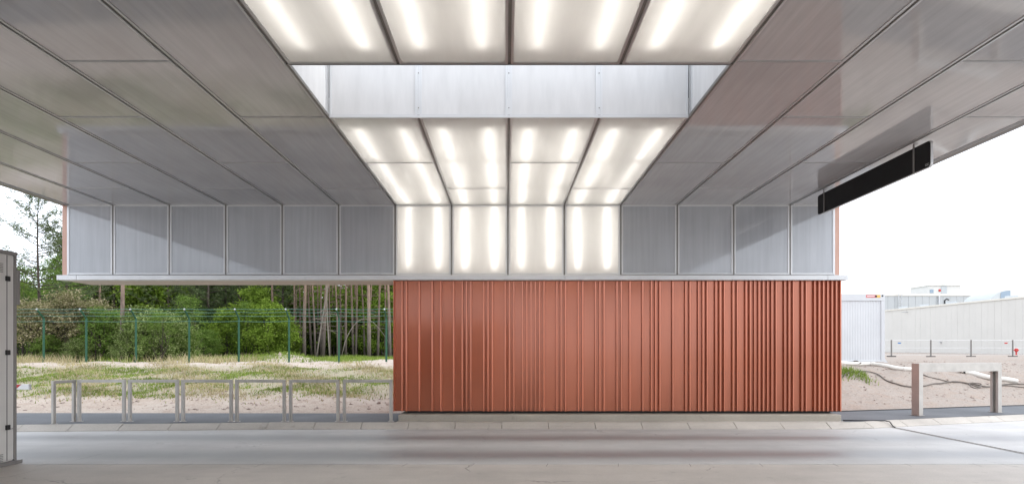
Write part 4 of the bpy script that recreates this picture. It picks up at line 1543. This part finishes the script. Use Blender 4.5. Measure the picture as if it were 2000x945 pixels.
# pines whose trunks show
trunks = [(239, 29.4, 'pine_tall', 0.8, 'pine with a reddish trunk rising above the pale shrub'),
          (196, 40.0, 'pine_tall2', 1.0, 'dark pine trunk between beige blossom and reddish trunk'),
          (133, 41.0, 'pine_low', 0.8, 'dark low branched pine behind the tall blossom shrub')]
for p, Y, v, s_, lb in trunks:
    x, y = at(p, Y)
    plant('pine_tree', V[v], lb, 'tree', x, y, s_, random.uniform(0, 6.2), 'pines at the wood edge', TP)
grp = [(533, 42, 'pine_tall2', 1.0), (575, 47, 'pine_thin', 1.0), (588, 49, 'pine_tall2', 0.9), (598, 40.5, 'pine_tall', 0.95), (607, 46, 'pine_tall2', 1.0), (614, 41.5, 'pine_thin', 1.1),
       (623, 50, 'pine_tall2', 0.9), (633, 41, 'pine_tall', 1.02), (646, 45, 'pine_thin', 1.0), (651, 50, 'pine_tall2', 0.95), (666, 46, 'pine_tall2', 0.9), (676, 43, 'pine_tall2', 1.0),
       (684, 50, 'pine_thin', 1.1), (689, 44.5, 'pine_tall2', 0.95), (698, 48, 'pine_tall', 1.0), (717, 41, 'pine_tall', 1.05), (726, 47, 'pine_thin', 1.2), (740, 43.5, 'pine_tall2', 1.0),
       (745, 50, 'pine_tall2', 0.9), (760, 43, 'pine_tall', 0.9), (767, 47, 'pine_tall2', 1.0), (640, 55, 'pine_tall2', 1.0), (660, 57, 'pine_tall', 0.9), (705, 56, 'pine_tall2', 1.0),
       (733, 58, 'pine_tall', 0.9), (570, 44, 'pine_thin', 1.1), (594, 45, 'pine_thin', 1.0), (627, 44, 'pine_thin', 1.2), (657, 42, 'pine_thin', 1.0), (671, 52, 'pine_thin', 1.3), (694, 42, 'pine_thin', 1.0), (710, 45, 'pine_thin', 1.1), (749, 45, 'pine_thin', 1.2), (581, 55, 'pine_tall2', 1.0), (612, 58, 'pine_tall', 0.9), (752, 56, 'pine_thin', 1.2), (790, 44, 'pine_tall', 1.0), (820, 46, 'pine_tall2', 1.0)]
for i, (p, Y, v, s_) in enumerate(grp):
    x, y = at(p, Y)
    lb = {'pine_tall': 'stout bare pine trunk in the stand beside the red clad wall', 'pine_tall2': 'slim bare pine trunk in the stand beside the red clad wall',
          'pine_thin': 'very thin bare pine trunk in the stand beside the red clad wall'}[v]
    lb += ' front' if Y < 43.6 else (' middle' if Y < 49 else ' back')
    lb = lb.replace('in the stand beside the red clad wall front', 'in the front rank of the stand beside the red wall').replace('in the stand beside the red clad wall middle', 'in the middle of the stand beside the red wall').replace('in the stand beside the red clad wall back', 'at the back of the stand beside the red wall')
    o = plant('pine_tree', V[v], lb, 'tree', x, y, s_, random.uniform(0, 6.2), 'pine stand beside the red clad wall', TP)
    o.rotation_euler = (R(random.uniform(-1.5, 1.5)), R(random.uniform(-2.2, 2.2)), o.rotation_euler.z)
x, y = at(617, 39.8)
o = plant('dead_pole', V['pole_dead'], 'pale dead pole leaning across the pine trunks', 'dead tree', x, y, 1.0, 0.2, None, TP)
o.rotation_euler = (0, R(7.5), 0.0)
x, y = at(643, 39.6)
o = plant('dead_pole', V['pole_dead'], 'pale dead pole standing almost upright before the pine trunks', 'dead tree', x, y, 0.9, 1.2, None, TP)
o.rotation_euler = (0, R(-4.5), 0.0)
# bent sapling arching over
pts = []
for t_ in range(13):
    u_ = t_ / 12
    X_, Z_ = px(666 + 92 * u_, 37.5), pz(694 - 72 * math.sin(math.pi * min(1.0, u_ * 0.86) ** 0.8) - 0, 37.5)
    pts.append((X_, 37.5 + 0.3 * u_, Z_))
pts[0] = (pts[0][0], 37.5, tz(pts[0][0], 37.5) - 0.05)
tag(build('bent_sapling', MB().tube(pts, [0.024 - 0.0012 * k_ for k_ in range(13)], 6), 'branch_dead', None, True), 'pale leafless sapling bent over in an arch before the pine trunks', 'sapling')
# low branched pines, dark leafy trees behind
low = [(170, 46, .95), (225, 44, 1.0), (285, 48, 1.0), (330, 43, 1.02), (370, 46, 1.05), (405, 44, 1.0), (440, 48, 1.05), (470, 45, 1.0), (515, 48, 1.05), (550, 46, .95), (355, 52, 1.1), (425, 54, 1.1), (250, 54, 1.1), (490, 55, 1.1)]
for p, Y, s_ in low:
    x, y = at(p, Y)
    plant('pine_tree', V['pine_low'], 'dark needled pine branched low in the wood behind the ' + ('beige blossom shrubs' if p < 230 else ('pale green shrubs' if p < 380 else 'bright yellow green bushes')), 'tree', x, y, s_, random.uniform(0, 6.2), 'dark branched pines in the wood', TP)
dk = [(40, 35.5, .80, 'thin'), (100, 34.5, .78, 'thin'), (118, 38.5, .95, 'thin'), (-30, 42, .62, 'wood'), (20, 40, .60, 'thin'), (50, 44, .72, 'wood'), (95, 42, .72, 'dark'), (150, 44, .85, 'wood'), (205, 48, .95, 'dark'), (265, 46, .9, 'wood'), (310, 50, 1.0, 'dark'), (350, 47, .8, 'dark'), (395, 50, 1.0, 'dark'), (385, 43, .55, 'dark'),
      (455, 51, 1.0, 'wood'), (520, 53, 1.0, 'dark'), (570, 52, .8, 'wood'), (600, 56, .8, 'dark'), (630, 52, .62, 'dark'), (660, 54, .8, 'wood'), (690, 53, .75, 'wood'), (715, 51, .9, 'wood'), (735, 54, 1.0, 'wood'), (765, 52, .9, 'wood'), (800, 52, 1.0, 'dark')]
for p, Y, s_, v in dk:
    x, y = at(p, Y)
    lb = {'wood': 'mid green leafy tree filling the gaps of the wood', 'dark': 'dark green leafy tree filling the depth of the wood', 'thin': 'thin leaved young tree at the wood edge behind the booth'}[v]
    if v != 'thin':
        lb = lb.replace('filling the gaps of the wood', 'in the wood').replace('filling the depth of the wood', 'in the wood') + ' behind the ' + ('booth' if p < 60 else 'beige blossom shrubs' if p < 230 else 'pale green shrubs' if p < 380 else 'bright yellow green bushes' if p < 560 else 'stand of bare pine trunks')
    plant('leafy_tree', V[v], lb, 'tree', x, y, s_, random.uniform(0, 6.2), 'leafy trees in the wood')

# the rest of the wood behind reads as one mass
g = np.random.default_rng(5)
n = 90000
X_ = g.uniform(-75, 14, n)
Y_ = g.uniform(58, 78, n)
hmax = np.where(X_ < -46, 5.0 + 1.2 * np.sin(X_ * 0.9), 11.0) * (0.8 + 0.2 * np.sin(X_ * 1.7 + Y_))
Z_ = 1.1 + hmax * g.uniform(0, 1, n) ** 0.9
keep = (np.sin(X_ * 1.3 + 2 * np.sin(Z_ * 0.9)) + np.sin(Z_ * 1.7 + X_ * 0.6) + g.normal(size=n) * 0.8) > -0.9
c = np.stack([X_, Y_, Z_], 1)[keep]
v, f = leaf_quads(c, 0.62, 0.7, 0.1, g)
o = bpy.data.objects.new('woodland', np_mesh('woodland', v, f, 'leaf_wood'))
COL.objects.link(o)
tag(o, 'dense green woodland closing the view behind the pine trunks', 'woodland', None, 'stuff')


# grass on the berm, blades in patches
def blades(name, n, region, mat, h, dens, seed, label):
    g = np.random.default_rng(seed)
    x0, x1, y0, y1 = region
    X = g.uniform(x0, x1, n)
    Y = g.uniform(y0, y1, n)
    k = dens(X, Y) + g.normal(size=n) * 0.22
    m = k > 0.5
    X, Y = X[m], Y[m]
    Z = terrain(X, Y)
    n = len(X)
    th = g.uniform(0, 6.28, n)
    L = h * g.uniform(0.4, 1.3, n)
    w = 0.010 + 0.008 * g.uniform(0, 1, n)
    ln = g.uniform(0.1, 0.9, n) * L
    ph = g.uniform(0, 6.28, n)
    a_ = np.stack([X - w * np.cos(th), Y - w * np.sin(th), Z - 0.01], 1)
    b_ = np.stack([X + w * np.cos(th), Y + w * np.sin(th), Z - 0.01], 1)
    c_ = np.stack([X + ln * np.cos(ph), Y + ln * np.sin(ph), Z + L], 1)
    v = np.stack([a_, b_, c_], 1).reshape(-1, 3)
    o = bpy.data.objects.new(name, np_mesh(name, v, np.arange(3 * n).reshape(-1, 3), mat))
    COL.objects.link(o)
    tag(o, label, 'grass', None, 'stuff')
    return n


def patch(X, Y):
    p = 0.5 + 0.22 * np.sin(X * 1.1 + 1.7 * np.sin(Y * 0.8)) + 0.18 * np.sin(X * 2.9 - Y * 2.3) + 0.15 * np.sin(Y * 3.1 + X * 0.7)
    band = np.clip((Y - 16.2) / 1.2, 0, 1) * np.clip((23.3 - Y) / 1.2, 0, 1)
    return p * band


c1 = blades('grass', 170000, (-27, 1, 16, 24), 'grass_green', 0.07, lambda X, Y: patch(X, Y) - 0.05 + 0.10 * np.clip((-12 - X) / 6, -1, 1), 31, 'green grass tufts growing in patches on the dirt slope')
c2 = blades('dry_grass', 120000, (-27, 1, 16, 25.5), 'grass_dry', 0.10, lambda X, Y: 0.36 + 0.25 * np.sin(X * 1.7 + Y * 1.3) * np.clip((Y - 16.0) / 2, 0, 1) + 0.12 * np.clip((-15 - X) / 6, 0, 1) - 0.3 * (Y < 16.8) - 0.22 * np.clip((Y - 22.6) / 1.0, 0, 1), 32, 'dry straw coloured grass spread over the dirt slope')
c3 = blades('grass', 60000, (-36, -6, 26.8, 36), 'grass_green', 0.22, lambda X, Y: 0.25 + 0.2 * np.sin(X * 1.3) + 0.3 * np.clip((Y - 29) / 4, 0, 1), 33, 'longer green grass at the foot of the shrubs behind the fence')
c4 = blades('grass', 9000, (8.5, 13.0, 17.4, 20.2), 'grass_green', 0.17, lambda X, Y: 0.62 + 0.3 * np.sin(X * 4.1 + Y * 2.7) - ((X - 10.6) / 1.7) ** 2 - ((Y - 18.9) / 1.0) ** 2 * 0.8, 34, 'bright grass tuft on the dirt hummock beside the red clad wall')
c5 = blades('dry_grass', 7000, (-30, -10, 25.2, 28.5), 'grass_dry', 0.38, lambda X, Y: 0.15 + 0.45 * np.clip(np.sin(X * 0.8) + 0.3, 0, 1), 35, 'tall dry stalks along the foot of the green fence')
print('blades', c1, c2, c3, c4, c5)

# loose stones and clods on the dirt
g = np.random.default_rng(9)
mb = MB()


def clod(mb, X, Y, r):
    Z = tz(X, Y)
    i = len(mb.v)
    ring = []
    for k in range(5):
        t = 2 * math.pi * k / 5 + g.uniform(-.3, .3)
        rr = r * g.uniform(0.7, 1.25)
        ring.append((X + rr * math.cos(t), Y + rr * math.sin(t), Z + r * g.uniform(-0.15, 0.35)))
    mb.v += ring + [(X + g.normal() * r * .2, Y + g.normal() * r * .2, Z + r * g.uniform(0.6, 1.0)), (X, Y, Z - r * 0.5)]
    for k in range(5):
        mb.f += [(i + k, i + (k + 1) % 5, i + 5), (i + (k + 1) % 5, i + k, i + 6)]


for _ in range(2600):
    if g.uniform() < 0.6:
        X, Y = g.uniform(7.6, 24), g.uniform(15.3, 24)
        if Y < 15.3 + 0.29 * (X - 7.4):
            continue
    else:
        X, Y = g.uniform(-26, -1), (g.uniform(15, 17.5) if g.uniform() < 0.6 else g.uniform(17, 26))
    clod(mb, X, Y, 0.018 + 0.045 * g.uniform() ** 3)
tag(build('gravel', mb, 'stone'), 'scattered small stones and clods on the bare dirt', 'gravel', None, 'stuff')
for (a_, b_, r_) in ((551, 694, 0.22), (562, 695, 0.17), (541, 696.5, 0.14)):
    mb = MB()
    X, Y = px(a_, 33.0), 33.0 + random.uniform(-0.3, 0.3)
    clod(mb, X, Y, r_)
    tag(build('boulder', mb, 'stone'), 'pale earthy boulder lying on the spoil heap beyond the fence', 'boulder', 'boulders on the spoil heap')
